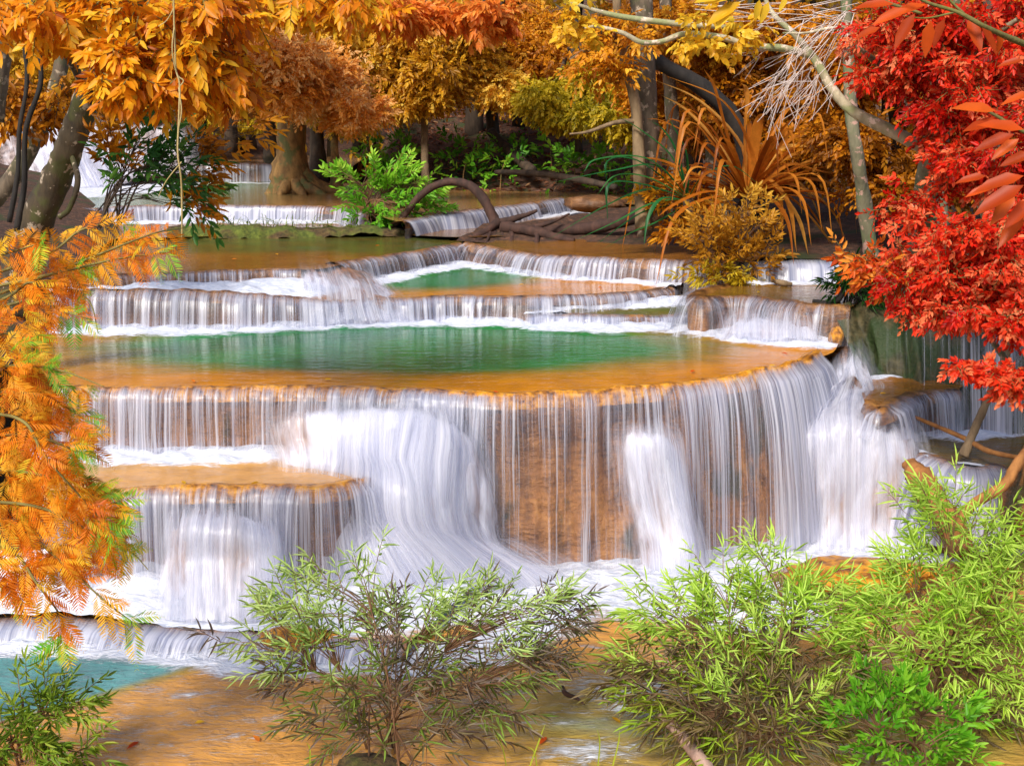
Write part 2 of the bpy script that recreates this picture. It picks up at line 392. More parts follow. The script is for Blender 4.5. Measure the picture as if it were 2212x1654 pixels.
M['casc_grey'] = cascade_mat('running water over grey rock', [(.3, (.07, .05, .05)), (.55, (.30, .23, .22)), (.75, (.5, .42, .40))], .5)
M['pool_main'] = water_mat('emerald pool', (.56, .215, .012), (.20, .17, .02), (.006, .19, .045), wave=.55)
M['pool_up'] = water_mat('brown pool', (.28, .11, .016), (.14, .10, .02), (.03, .13, .04))
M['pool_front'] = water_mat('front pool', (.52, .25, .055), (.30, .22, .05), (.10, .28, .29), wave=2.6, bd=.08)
M['pool_shelf'] = water_mat('shelf pool', (.58, .30, .09), (.5, .3, .11), (.28, .36, .32), wave=1.2)
M['pool_far'] = water_mat('far pool', (.34, .18, .06), (.22, .20, .09), (.16, .26, .15))
m, nt = new_mat('leaf litter ground'); p = objco(nt)
n1 = noise(nt, p, 7., 6., .7); n2 = noise(nt, p, .7, 3.)
c = ramp(nt, n1, [(.3, (.015, .010, .007)), (.5, (.075, .035, .02)), (.66, (.17, .075, .04)), (.8, (.28, .14, .08))])
c = mixc(nt, maprange(nt, n2, .52, .66), c, (.035, .05, .012))
out(nt, N(nt, 'BsdfPrincipled', {'Base Color': c, 'Roughness': .95, 'Normal': bumpn(nt, n1, 1., .08)}).outputs[0]); M['litter'] = m
m, nt = new_mat('mossy earth'); p = objco(nt)
n1 = noise(nt, p, 12., 6., .7); n2 = noise(nt, p, 1.7, 3.)
c = ramp(nt, n1, [(.3, (.02, .013, .008)), (.55, (.10, .06, .02)), (.75, (.2, .14, .05))])
c = mixc(nt, maprange(nt, n2, .4, .6), c, ramp(nt, n1, [(.3, (.03, .05, .005)), (.7, (.17, .20, .025))]))
out(nt, N(nt, 'BsdfPrincipled', {'Base Color': c, 'Roughness': .95, 'Normal': bumpn(nt, n1, 1., .06)}).outputs[0]); M['moss'] = m

leafs = {
 'orange': [(0, (.42, .09, .005)), (.4, (.82, .27, .009)), (.75, (.95, .45, .015)), (1, (.97, .62, .04))],
 'salmon': [(0, (.60, .11, .012)), (.45, (.88, .25, .03)), (.8, (.96, .40, .07)), (1, (.97, .56, .14))],
 'feather': [(0, (.62, .13, .010)), (.3, (.94, .30, .012)), (.6, (.97, .46, .03)), (.86, (.97, .68, .05)), (.92, (.50, .62, .04)), (1, (.14, .52, .04))],
 'gold': [(0, (.26, .11, .006)), (.4, (.66, .32, .014)), (.7, (.88, .50, .03)), (1, (.96, .70, .14))],
 'sunny': [(0, (.36, .17, .008)), (.4, (.80, .44, .02)), (.7, (.95, .64, .06)), (1, (.98, .82, .30))],  # lighter leaf tones, sunlit glow put into the colour
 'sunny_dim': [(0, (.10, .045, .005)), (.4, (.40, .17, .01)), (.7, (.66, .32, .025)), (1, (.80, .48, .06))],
 'amber': [(0, (.20, .07, .005)), (.4, (.62, .22, .010)), (.7, (.86, .38, .016)), (1, (.95, .56, .05))],
 'olive': [(0, (.11, .11, .006)), (.4, (.40, .32, .012)), (.7, (.68, .48, .02)), (1, (.84, .66, .05))],
 'coral': [(0, (.60, .18, .015)), (.4, (.90, .38, .05)), (.7, (.94, .46, .11)), (1, (.96, .64, .28))],
 'orange_red': [(0, (.38, .035, .006)), (.45, (.72, .10, .012)), (.8, (.86, .20, .025)), (1, (.9, .36, .04))],
 'red': [(0, (.30, .004, .003)), (.35, (.74, .018, .006)), (.7, (.92, .075, .02)), (1, (.96, .30, .12))],
 'yellow': [(0, (.60, .28, .01)), (.5, (.85, .48, .02)), (1, (.95, .68, .06))],
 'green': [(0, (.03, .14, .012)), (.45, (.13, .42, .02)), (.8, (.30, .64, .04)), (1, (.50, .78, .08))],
 'green_dull': [(0, (.06, .10, .02)), (.45, (.20, .34, .03)), (.8, (.36, .50, .05)), (1, (.50, .56, .08))],
 'dark_green': [(0, (.012, .05, .012)), (.45, (.04, .16, .025)), (1, (.14, .34, .05))],
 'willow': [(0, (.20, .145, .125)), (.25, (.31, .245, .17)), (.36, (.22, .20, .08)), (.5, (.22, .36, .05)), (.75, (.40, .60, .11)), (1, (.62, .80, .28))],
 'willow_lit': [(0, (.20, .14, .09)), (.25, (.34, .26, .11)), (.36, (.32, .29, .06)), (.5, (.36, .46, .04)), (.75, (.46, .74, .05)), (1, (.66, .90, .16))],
 'pandan': [(0, (.22, .05, .006)), (.4, (.56, .17, .015)), (.75, (.76, .30, .04)), (1, (.86, .46, .10))],
 'pandan_green': [(0, (.008, .06, .02)), (.5, (.025, .18, .05)), (1, (.12, .34, .06))],
 'dead_leaf': [(0, (.06, .022, .014)), (.5, (.22, .08, .04)), (.85, (.38, .16, .09)), (1, (.50, .28, .14))],
 'grass': [(0, (.08, .16, .01)), (.5, (.24, .36, .02)), (1, (.50, .60, .05))],
 'woods': [(0, (.04, .028, .015)), (.3, (.34, .20, .012)), (.6, (.66, .36, .02)), (1, (.85, .58, .06))],
}
for k_, st_ in leafs.items(): M[k_] = leaf_mat(k_.replace('_', ' ') + ' leaf', st_)
M['bark_dark'] = bark_mat('dark bark', (.015, .010, .007), (.085, .055, .035))
M['bark_black'] = bark_mat('black bark', (.006, .005, .005), (.03, .024, .02))
M['bark_gold'] = bark_mat('ochre bark', (.08, .04, .012), (.34, .19, .06), (.10, .10, .03))
M['bark_pale'] = bark_mat('pale bark', (.10, .065, .035), (.32, .22, .12))
M['bark_red'] = bark_mat('red brown bark', (.018, .008, .006), (.085, .038, .026))
M['bark_moss'] = bark_mat('mossy twig bark', (.06, .05, .015), (.20, .18, .05), (.12, .14, .02))
M['bark_mossy'] = bark_mat('lichened bark', (.020, .014, .008), (.085, .058, .028), (.055, .055, .012), patch=(.34, .27, .20))
M['bark_mottled'] = bark_mat('mottled bark', (.045, .032, .022), (.20, .15, .10), (.09, .08, .04), patch=(.36, .28, .20))
M['bark_greygreen'] = bark_mat('grey green bark', (.08, .075, .045), (.26, .24, .15), (.14, .17, .08), patch=(.50, .30, .24))
M['bark_white'] = bark_mat('whitish bark', (.22, .19, .11), (.52, .46, .32), (.26, .28, .13), patch=(.68, .55, .44))
M['bark_twig'] = bark_mat('white twig', (.45, .38, .34), (.72, .62, .58))
M['bark_pink'] = bark_mat('pinkish bark', (.16, .10, .08), (.46, .30, .24))
M['wood_orange'] = bark_mat('wet orange wood', (.14, .05, .012), (.44, .19, .05))
M['stem_brown'] = bark_mat('brown stem', (.08, .04, .02), (.26, .13, .06))
M['stem_olive'] = bark_mat('olive stem', (.10, .08, .02), (.26, .22, .06))
M['vine'] = bark_mat('pale vine', (.30, .22, .08), (.55, .44, .20))


# ------------------------------------------------------------------ terrain and pools
def pool(name, lip, back, mat, deep=None, foam=None, rows=70, step=.05, bumpy=.0):
    A, t = resample(lip, step); nb = len(A)
    Bk = np.stack([np.interp(np.linspace(0, 1, nb), np.linspace(0, 1, 200), catmull(back, 200)[:, k]) for k in range(3)], 1)
    v = np.linspace(0, 1, rows)[:, None, None]
    V = A[None] * (1 - v) + Bk[None] * v
    X, Y = V[..., 0], V[..., 1]
    de = deep(X, Y) if deep else np.zeros_like(X)
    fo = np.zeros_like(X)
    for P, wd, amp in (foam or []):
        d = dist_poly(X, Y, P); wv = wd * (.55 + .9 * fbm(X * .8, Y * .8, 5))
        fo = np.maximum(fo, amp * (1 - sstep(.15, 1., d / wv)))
    V[..., 2] += fo * .13 * (fbm(X * 4, Y * 6, 3) - .2) + bumpy * (fbm(X * 1.5, Y * 3, 9) - .5)
    return mk(name, V, grid_faces(rows, nb), None, mat, None, {'deep': de, 'foam': fo}, kind='structure')

def lip_normals(P):
    t = unit(np.gradient(P, axis=0) * np.array((1, 1, 0))); n = np.stack([t[:, 1], -t[:, 0], 0 * t[:, 0]], 1)   # to the right of the walking direction
    return n
def smooth1(a, k):
    if k < 2: return a
    ker = np.hanning(k + 2); ker /= ker.sum(); pad = k // 2 + 1
    return np.stack([np.convolve(np.pad(a[:, i], (pad, pad), mode='edge'), ker, 'same')[pad:-pad] for i in range(a.shape[1])], 1)

def fall(label, lip, zbot, throw=.22, dens=None, rim=.03, rock='rock', veil='veil', step=.03, seed=1, undercut=.06, rough=.05, layers=2, rimmat=None, topd=.14, fwd=0.):
    """a curtain of water over a tufa wall. lip: control points left to right as seen from the front"""
    P, u = resample(lip, step); n = len(P); f = u / u[-1]
    nr = smooth1(lip_normals(P), 15); nr = unit(nr)
    wob = (fbm(u * 1.7, 0 * u, seed) - .5) * .10 + (vnoise(u * 9, 0 * u, seed + 4) - .5) * .035
    P = P + nr * wob[:, None]
    zb = np.interp(f, np.linspace(0, 1, len(np.atleast_1d(zbot))), np.atleast_1d(zbot))
    th = np.interp(f, np.linspace(0, 1, len(np.atleast_1d(throw))), np.atleast_1d(throw))
    rm = np.interp(f, np.linspace(0, 1, len(np.atleast_1d(rim))), np.atleast_1d(rim)) * (.2 + 1.5 * fbm(u * 3.1, 0 * u + 3, seed + 2))
    h = P[:, 2] - zb
    td = unit(nr * (1 - fwd) + np.array((0, -1., 0)) * fwd)
    mid = P[n // 2]; root = thing('waterfall', label, 'waterfall', (mid[0], mid[1], float(zb[n // 2])), 'waterfalls of the terraces')
    # wall
    sec = [(-.34, -.06, 0), (-.2, -.01, .5), (-.1, .0, .9), (-.02, .0, 1.), (.035, -.03, .55), (.05, -.08, 0), (.05, -.13, 0)]
    rows = []
    for o_, dz, rk in sec:
        rows.append(P + nr * o_ + np.array((0, 0, 1.)) * (dz + rm * rk)[:, None] if np.ndim(dz) else P + nr * o_ + np.stack([0 * u, 0 * u, dz + rm * rk], 1))
    K = max(8, int(h.max() / .05))
    for k in range(1, K + 1):
        s = k / K; zz = P[:, 2] - .12 - (h + .2) * s
        o_ = .03 - undercut * math.sin(min(1., s * 1.6) * math.pi) + np.clip(th - .16, 0, 9) * s \
            + rough * 2.2 * (fbm(u * 2.6, zz * .35, seed + 7) - .5) + rough * .9 * (vnoise(u * 8, zz * .6, seed + 8) - .5) + rough * .5 * (vnoise(u * 2, zz * 11, seed + 9) - .5)
        rows.append(np.stack([P[:, 0] + td[:, 0] * o_, P[:, 1] + td[:, 1] * o_, zz], 1))
    nsec = len(sec)
    Vr = np.stack(rows, 0)
    for k in range(1, nsec):
        q = fbm(u * 11 + k * .6, 0 * u + k * .8, seed + 60) - .5; q2 = fbm(u * 4 + 9, 0 * u + k * .5, seed + 61) - .5
        Vr[k, :, 2] += (q * .03 + q2 * .025) * (1 if k > 1 else .4); Vr[k, :, :2] += (td * (q2 * .05 + q * .03)[:, None])[:, :2]
    mk('rock_face', Vr[nsec - 1:], grid_faces(len(rows) - nsec + 1, n)[:, ::-1], None, M[rock], root)
    mk('rock_rim', Vr[:nsec], grid_faces(nsec, n)[:, ::-1], None, M[rimmat or 'rim_brown'], root)
    # water
    VV = []; FF = []; DD = []; EE = []; QQ = []; off = 0
    dn = np.interp(f, np.linspace(0, 1, len(np.atleast_1d(dens))), np.atleast_1d(dens)) if dens is not None else np.full(n, .6)
    for L in range(layers):
        K = max(10, int(h.max() / .06)); rws = []
        ss = np.concatenate([[-.12, -.05, 0.], np.linspace(0, 1, K)[1:]])
        for s in ss:
            if s <= 0: o_ = np.full(n, .06 + s * 1.3); zz = P[:, 2] + rm * (.75 if s < 0 else .55) + .012 + .006 * L - (.02 if s == 0 else 0)
            else:
                o_ = .065 + .035 * L + th * (1 + .25 * L) * np.sqrt(s) * (.8 + .4 * vnoise(u * 1.1, 0 * u, seed + 20 + L)) + .05 * (fbm(u * 5, 0 * u + s * .5, seed + 30 + L) - .5) * min(1, s * 5)
                zz = P[:, 2] - h * s * 1.02 + rm * .4 * (1 - s)
            rws.append(np.stack([P[:, 0] + td[:, 0] * o_, P[:, 1] + td[:, 1] * o_, zz], 1))
        VV.append(np.stack(rws, 0).reshape(-1, 3)); sc = np.clip(ss, 0, 1)
        vv = np.where(ss < 0, ss, ss)[:, None] * np.maximum(h.mean(), .2)
        FF.append(np.stack([np.broadcast_to(u[None], (len(ss), n)), np.broadcast_to(vv, (len(ss), n)), np.full((len(ss), n), seed * 3.17 + L * 11.3)], -1).reshape(-1, 3))
        gap = fbm(u * 1.7, 0 * u, seed + 40 + L)
        d = (dn * (.30 + 1.4 * gap) * (1.0 if L == 0 else .72))[None] * np.ones((len(ss), 1))
        d = d + topd * ((1 - sc) ** 2)[:, None] * (ss >= 0)[:, None] + .10 * sstep(.6, 1., sc)[:, None]
        DD.append(d.ravel()); e = np.where(ss <= -.12, 0., np.where(ss < 0, .22, np.where(ss == 0, .5, 1.)))[:, None] * np.minimum(1, np.minimum(u, u[-1] - u) / .12)[None]
        EE.append(e.ravel()); QQ.append(grid_faces(len(ss), n)[:, ::-1] + off); off += len(ss) * n
    mk('falling_water', np.vstack(VV), np.vstack(QQ), None, M[veil], root, {'dens': np.concatenate(DD), 'edge': np.concatenate(EE)}, np.vstack(FF))
    return root, P + nr * th[:, None]

def patch(name, rows, mat, parent=None, nr=60, nc=60, disp=.05, seed=1, kind=None, groove=.04, freq=3., offset=0., fray=4.):
    """a smooth surface through rows of control points (px, py, Y, cover)"""
    R = np.array([[(*at(q[0], q[1], q[2]), q[3] if len(q) > 3 else 1.) for q in r] for r in rows])
    A = np.stack([catmull(r, nc) for r in R], 0); G = np.stack([catmull(A[:, j], nr) for j in range(nc)], 1)
    V, cov = G[..., :3], np.clip(G[..., 3], 0, 1.2)
    du = np.gradient(V, axis=1); dv = np.gradient(V, axis=0); nn = unit(np.cross(du, dv)); nn = np.where((nn[..., 1:2] > 0) & (abs(nn[..., 1:2]) > abs(nn[..., 2:3])) | ((nn[..., 2:3] < 0) & (abs(nn[..., 2:3]) > abs(nn[..., 1:2]))), -nn, nn)
    uu = np.cumsum(np.linalg.norm(du, axis=-1), 1); vv = np.cumsum(np.linalg.norm(dv, axis=-1), 0)
    uu = uu.mean(0)[None] + 0 * uu
    dsp = disp * 2 * (fbm(uu * freq, vv * freq * .5, seed) - .5) + groove * 2 * (fbm(uu * 7, vv * .7, seed + 5, 2) - .5)
    V = V + nn * (dsp + offset)[..., None]
    return mk(name, V, grid_faces(nr, nc)[:, ::-1], None, mat, parent, {'cov': cov, 'dens': cov, 'edge': np.minimum(1, np.minimum(np.linspace(0, 1, nc), np.linspace(1, 0, nc)) * fray)[None] * np.minimum(1, np.linspace(0, 1, nr) * fray)[:, None]}, np.stack([uu, vv, np.full(uu.shape, seed * 2.3)], -1), kind=kind)

# levels of the terraces
Z0, ZL, ZS, Z1, Z2, Z3, ZR, Z4, Z5, Z6 = 0., .15, 1.25, 1.94, 2.29, 2.60, 2.42, 2.70, 3.02, 3.57
lip1 = np.vstack([poly(Z1, (120, 838), (230, 842), (430, 842), (640, 840), (860, 846), (1060, 856), (1230, 852), (1420, 842), (1560, 826), (1680, 808), (1748, 790), (1768, 772))])
MAIN_BASE = .05
fall('long straight curtain of thin white strands across the wide orange pool rim, left half', rimmat='rim', lip=lip1[:6], zbot=[ZS, ZS, ZS, ZS, ZS, .9], throw=[.16, .16, .2, .25], dens=[.44, .40, .36, .42, .5, .38], seed=3, rim=.03)
fall('tallest curtain of thin white strands over brown rock below the emerald pool', rimmat='rim', lip=lip1[4:], zbot=[MAIN_BASE, MAIN_BASE, .1, .2], throw=[.25, .3, .36, .45, .55, .8, .9], dens=[.40, .27, .16, .18, .34, .46, .58, .72], seed=4, rim=[.03, .03, .05, .07, .09, .09], undercut=.16, rough=.11, fwd=.75, topd=.24)
base2 = poly(Z1, (60, 712), (250, 715), (450, 713), (650, 706), (850, 698), (1050, 697), (1280, 708), (1450, 705), (1600, 728), (1740, 742), (1800, 735))
rim_side = poly(Z1, (1768, 772), (1800, 760), (1812, 742))
def deep_main(X, Y):
    c = onz(900, 745, Z1); a = dist_poly(X, Y, np.vstack([lip1, rim_side]))
    e = 1 - sstep(.55, 1.15, np.hypot((X - c[0] + .2) / 4.2, (Y - c[1]) / 2.0))
    return np.clip(sstep(.35, 1.3, a) * (.25 + .75 * e), 0, 1)
pool('pool_water', np.vstack([lip1, rim_side]), poly(Z1, (0, 690), (250, 700), (450, 695), (650, 690), (850, 680), (1050, 680), (1280, 690), (1450, 690), (1600, 700), (1760, 715), (1810, 720)), M['pool_main'],
     deep_main, [(base2, .75, 1.0)], rows=90, step=.05)
# left shelf under the left half
lipS = poly(ZS, (90, 1075), (230, 1068), (300, 1060), (430, 1057), (560, 1055), (680, 1058), (780, 1046), (850, 1030), (890, 1010))
fall('short curtain of strands at left spilling off the middle orange shelf', rimmat='rim', lip=lipS[:8], zbot=[.2, .2, .22, .3, .45], throw=[.14, .16, .2, .25], dens=[.50, .44, .36, .40, .5, .6], seed=6, rim=.035)
baseS = poly(ZS, (100, 985), (250, 985), (500, 985), (700, 985), (840, 990), (920, 1000))
pool('pool_water', lipS, poly(ZS, (60, 960), (230, 962), (400, 962), (600, 962), (800, 962), (980, 965)), M['pool_shelf'],
     lambda X, Y: .5 * sstep(.5, 1.2, dist_poly(X, Y, lipS)), [(baseS, .55, 1.15)], rows=60, bumpy=.02)
# lower shelf and last small fall
lipL = poly(ZL, (-120, 1345), (60, 1338), (200, 1342), (330, 1352), (450, 1362), (560, 1368), (680, 1376), (780, 1386), (880, 1392))
fall('low frothy step of water at bottom left spilling into the teal pool', lipL, [0.0], [.16, .18, .2], dens=[1., .95, .8, .7, .6, .6, .7, .8], seed=8, rim=[-.01, -.01, .0, .03], undercut=.03, topd=.7)
pool('pool_water', lipL, np.array([at(-160, 1190, 12.0), at(100, 1200, 12.0), at(330, 1215, 11.9), at(560, 1225, 11.9), at(800, 1225, 12.0), at(1060, 1245, 12.3)]), M['pool_shelf'],
     None, [(np.array([onz(-150, 1290, .2), onz(200, 1290, .2), onz(500, 1300, .2), onz(680, 1310, .2), onz(1000, 1290, .2)]), 1.3, 1.3)], rows=40, bumpy=.10)
# foreground pool
tealb = poly(0, (-200, 1640), (60, 1560), (180, 1530), (340, 1478), (500, 1440), (620, 1418), (720, 1400))
def deep_front(X, Y):
    yb = np.interp(X, tealb[:, 0], tealb[:, 1], left=tealb[0, 1], right=99)
    g = onz(1300, 1600, 0)
    return np.clip(sstep(-.14, .45, Y - yb) + .47 * (1 - sstep(.4, 1.5, np.hypot((X - g[0] - 1.4) / 2.6, (Y - g[1] - .3) / 1.1))), 0, 1)
froth = poly(0, (640, 1200), (900, 1235), (1150, 1240), (1350, 1235), (1500, 1225), (1680, 1190), (1850, 1185), (2100, 1170))
frothL = poly(0, (-100, 1395), (100, 1390), (300, 1400), (480, 1420), (640, 1430))
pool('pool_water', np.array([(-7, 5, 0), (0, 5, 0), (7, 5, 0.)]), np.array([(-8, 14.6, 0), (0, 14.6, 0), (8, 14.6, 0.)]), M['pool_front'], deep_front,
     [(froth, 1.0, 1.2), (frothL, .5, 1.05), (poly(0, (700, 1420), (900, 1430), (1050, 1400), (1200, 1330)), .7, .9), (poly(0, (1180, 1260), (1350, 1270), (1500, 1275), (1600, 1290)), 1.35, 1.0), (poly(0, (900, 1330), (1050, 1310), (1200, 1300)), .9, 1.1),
      (poly(0, (250, 1560), (700, 1500), (1200, 1500)), 2.2, .31), (poly(0, (1280, 1490), (1380, 1520), (1500, 1480)), .55, .5), (poly(0, (1200, 1630), (1350, 1625)), .3, .5)], rows=190, step=.06, bumpy=.01)  # the broad weak band paints sky-glint ripple streaks as pale foam

# white water tumbling over the humps
def cascade(name, label, rows, mat, spray=.09, **kw):
    m = rows[len(rows) // 2]; q = m[len(m) // 2]
    o = patch(name, rows, M[mat], None, **kw); tag(o, label, 'cascade')
    k2 = dict(kw); k2['seed'] = kw.get('seed', 1) + 50; k2['offset'] = spray; k2['disp'] = kw.get('disp', .05) * 1.5
    rr = [[(q[0], q[1], q[2], (q[3] if len(q) > 3 else 1.) * .62) for q in r] for r in rows]
    for q in range(3 if spray else 0):
        k2['seed'] = kw.get('seed', 1) + 50 + 7 * q; k2['offset'] = spray * (.5 + .75 * q); k2['fray'] = 4.
        patch('spray', [[(a_, b_, c_, d_ * (1 - .2 * q)) for a_, b_, c_, d_ in r] for r in rr], M['spray'], o, **k2)
    return o
cascade('cascade', 'large white frothing cascade over a rounded hump in the middle of the falls', [
    [(545, 925, 13.2, .5), (620, 890, 13.2, .7), (720, 880, 13.2, .8), (820, 872, 13.2, .9), (920, 885, 13.2, .9), (1000, 915, 13.2, .7), (1040, 960, 13.2, .6)],
    [(550, 950, 13.0, .8), (620, 915, 12.95, .8), (720, 905, 12.9, .9), (820, 900, 12.85, 1), (920, 915, 12.8, 1), (1005, 945, 12.9, .8), (1060, 1000, 13.05, .6)],
    [(555, 980, 12.95, .7), (630, 965, 12.85, .75), (720, 955, 12.75, .75), (820, 950, 12.6, 1), (920, 960, 12.4, 1.1), (1010, 995, 12.6, .9), (1085, 1060, 12.95, .6)],
    [(560, 1000, 12.85, 1), (640, 1000, 12.7, 1), (720, 1005, 12.55, 1.1), (820, 1005, 12.3, 1.2), (910, 1020, 12.1, 1.1), (1010, 1060, 12.4, .85), (1095, 1120, 12.9, .6)],
    [(560, 1030, 12.8, 1), (640, 1030, 12.7, 1), (720, 1035, 12.5, 1), (830, 1050, 12.0, 1), (910, 1085, 11.9, .95), (1010, 1130, 12.3, .85), (1100, 1165, 12.9, .8)],
    [(600, 1060, 12.8, 1), (660, 1060, 12.7, 1), (740, 1075, 12.4, 1), (840, 1120, 11.9, 1.1), (930, 1150, 11.9, 1.1), (1040, 1185, 12.35, 1.1), (1130, 1195, 12.9, 1)],
    [(620, 1090, 12.8, 1), (690, 1130, 12.5, 1.1), (770, 1180, 11.9, 1.2), (880, 1200, 11.8, 1.2), (1000, 1220, 12.0, 1.2), (1120, 1230, 12.4, 1.2), (1260, 1228, 12.8, 1.2)],
    [(640, 1200, 12.4, 1), (700, 1290, 11.6, 1.2), (800, 1285, 11.6, 1.2), (930, 1280, 11.8, 1.2), (1060, 1275, 12.1, 1.2), (1180, 1265, 12.4, 1.2), (1310, 1245, 12.8, 1.2)]], 'casc', nr=130, nc=130, disp=.06, groove=.02, seed=11, freq=2.0)
cascade('cascade', 'white plume bulging out under the left orange shelf', [
    [(360, 1125, 11.8, .6), (410, 1108, 11.75, .8), (480, 1110, 11.72, .9), (560, 1120, 11.72, .9), (610, 1140, 11.8, .7)],
    [(345, 1170, 11.65, .6), (405, 1150, 11.5, .9), (480, 1150, 11.45, .95), (570, 1160, 11.5, .95), (630, 1180, 11.65, .7)],
    [(340, 1220, 11.6, .6), (400, 1215, 11.4, .75), (480, 1215, 11.35, .7), (575, 1220, 11.4, .8), (640, 1230, 11.6, .8)],
    [(310, 1330, 11.35, 1.2), (400, 1345, 11.0, 1.2), (480, 1350, 10.95, 1.2), (580, 1345, 11.0, 1.2), (680, 1330, 11.35, 1.2)]], 'casc', disp=.05, seed=12, nr=80, nc=80)
cascade('cascade', 'narrow white plume leaping off a knob in the tall brown curtain', [
    [(1335, 945, 13.12, .4), (1365, 920, 13.02, .6), (1400, 922, 12.95, .8), (1440, 935, 13.0, .8), (1468, 965, 13.1, .5)],
    [(1335, 980, 12.98, .5), (1370, 960, 12.8, .8), (1410, 962, 12.7, .9), (1455, 985, 12.8, 1), (1485, 1030, 13.0, .6)],
    [(1345, 1060, 12.95, .5), (1380, 1060, 12.75, .8), (1430, 1065, 12.62, .7), (1470, 1080, 12.7, .95), (1500, 1110, 12.95, .6)],
    [(1360, 1150, 12.9, .4), (1400, 1150, 12.75, .7), (1445, 1155, 12.65, .45), (1490, 1160, 12.7, .9), (1520, 1170, 12.95, .5)],
    [(1370, 1235, 12.85, .8), (1410, 1240, 12.7, .9), (1450, 1240, 12.6, .9), (1500, 1235, 12.7, 1), (1540, 1230, 12.9, .9)]], 'casc', disp=.04, seed=13, nr=80, nc=50)
cascade('cascade', 'stepped white cascade pouring past the right end of the pool rim', [
    [(1770, 790, 15.0, .9), (1800, 770, 15.5, .9), (1825, 752, 16.0, 1), (1845, 745, 16.3, 1), (1855, 742, 16.4, .8)],
    [(1762, 825, 14.8, 1), (1800, 815, 14.95, 1), (1830, 805, 15.2, 1), (1860, 805, 15.5, .9), (1885, 812, 15.6, .5)],
    [(1745, 870, 14.6, 1), (1790, 860, 14.65, 1.1), (1840, 850, 14.8, 1.1), (1890, 860, 15.0, .8), (1940, 862, 15.2, .15)],
    [(1730, 898, 14.4, .8), (1780, 893, 14.35, 1.1), (1840, 880, 14.45, 1.2), (1890, 890, 14.4, .9), (1965, 912, 14.4, .9)],
    [(1715, 930, 14.15, .95), (1770, 922, 14.0, 1.1), (1840, 912, 13.95, 1.), (1905, 926, 13.95, .8), (1985, 935, 14.05, 1.1)],
    [(1708, 962, 14.0, .8), (1765, 950, 13.8, 1.), (1840, 940, 13.75, 1.), (1910, 948, 13.72, .7), (2005, 965, 13.92, 1.1)],
    [(1706, 1050, 13.9, .5), (1765, 1045, 13.72, .55), (1840, 1040, 13.66, .8), (1915, 1040, 13.62, .55), (2020, 1045, 13.8, .85)],
    [(1703, 1120, 13.85, .6), (1765, 1120, 13.66, .6), (1840, 1120, 13.6, .75), (1915, 1120, 13.55, .6), (2030, 1110, 13.62, .85)],
    [(1690, 1200, 13.7, 1.2), (1765, 1205, 13.45, 1.1), (1840, 1205, 13.4, 1.1), (1910, 1200, 13.42, 1.1), (2032, 1190, 13.6, 1.2)]], 'casc', nr=120, nc=90, disp=.08, seed=14, groove=.05)
# right side: small orange pool, its little fall, the dark pool and the fall below it
lipP = poly(1.6, (1868, 872), (1895, 892), (1928, 886), (1960, 864), (2000, 851), (2068, 842))
fall('little curtain under the mossy cliff beside the stepped cascade', lipP, [1.36, 1.34, 1.3, 1.15, 1.08, 1.08, 1.08], .12, dens=[.1, .2, .5, .5, .5, .45, .4], seed=21, rim=[.06, .05, .02, .01], rock='rock_dark')
pool('pool_water', lipP, poly(1.6, (1850, 815), (1900, 812), (2000, 815), (2090, 825)), M['pool_up'], None, [(poly(1.6, (1860, 820), (1930, 816)), .25, .7)], rows=24, step=.05)
lipQ = poly(1.08, (1985, 982), (2040, 1004), (2105, 1014), (2170, 1010))
fall('short white curtain at far right behind the bright green bush', lipQ, .25, .2, dens=[.9, .9, .8, .6], seed=22, rim=.03)
pool('pool_water', np.vstack([lipQ, poly(1.08, (2330, 1010), (2900, 1015))]), poly(1.08, (1960, 890), (2100, 905), (2330, 910), (2950, 900)), M['pool_up'], lambda X, Y: .35 + 0 * X,
     [(poly(1.08, (1990, 935), (2080, 945), (2211, 930)), .35, .9), (lipQ[:3], .3, .9)], rows=36)
cl = patch('mossy_cliff', [
    [(1795, 662, 16.5), (1850, 655, 16.7), (1950, 655, 16.5), (2080, 655, 16.1), (2211, 655, 15.6), (2360, 655, 15.2), (2950, 655, 14.0)],
    [(1815, 705, 16.35), (1865, 705, 16.3), (1955, 715, 16.0), (2085, 740, 15.7), (2211, 740, 15.25), (2360, 740, 15.0), (2950, 740, 13.8)],
    [(1840, 770, 16.0), (1885, 775, 16.0), (1960, 800, 15.6), (2090, 850, 15.25), (2211, 850, 15.0), (2360, 850, 14.8), (2950, 850, 13.6)],
    [(1852, 830, 15.7), (1892, 830, 15.65), (1965, 850, 15.4), (2092, 940, 14.95), (2211, 950, 14.7), (2360, 950, 14.5), (2950, 950, 13.3)],
    [(1852, 890, 15.7), (1895, 900, 15.6), (1965, 920, 15.4), (2092, 1000, 14.9), (2211, 1000, 14.7), (2360, 1000, 14.5), (2950, 1000, 13.3)]], M['mossrock'], None, nr=130, nc=170, disp=.2, groove=.16, seed=23, freq=2.2)
tag(cl, 'dark green mossy cliff with dripping water behind the red tree', 'cliff')
wisp = patch('water_wisps', [
    [(1900, 690, 16.0, .25), (2000, 690, 15.85, .25), (2060, 690, 15.75, .3), (2130, 690, 15.5, .6), (2180, 690, 15.3, .7), (2240, 690, 15.1, .4)],
    [(1900, 760, 15.75, .15), (2000, 760, 15.5, .2), (2060, 800, 15.35, .25), (2130, 800, 15.15, .55), (2180, 800, 15.0, .6), (2240, 800, 14.85, .3)],
    [(1900, 830, 15.4, .1), (2000, 850, 15.1, .15), (2060, 940, 14.85, .3), (2130, 942, 14.7, .55), (2180, 942, 14.6, .6), (2240, 945, 14.5, .4)]], M['veil'], cl, nr=40, nc=60, disp=.02, groove=.02, seed=24)
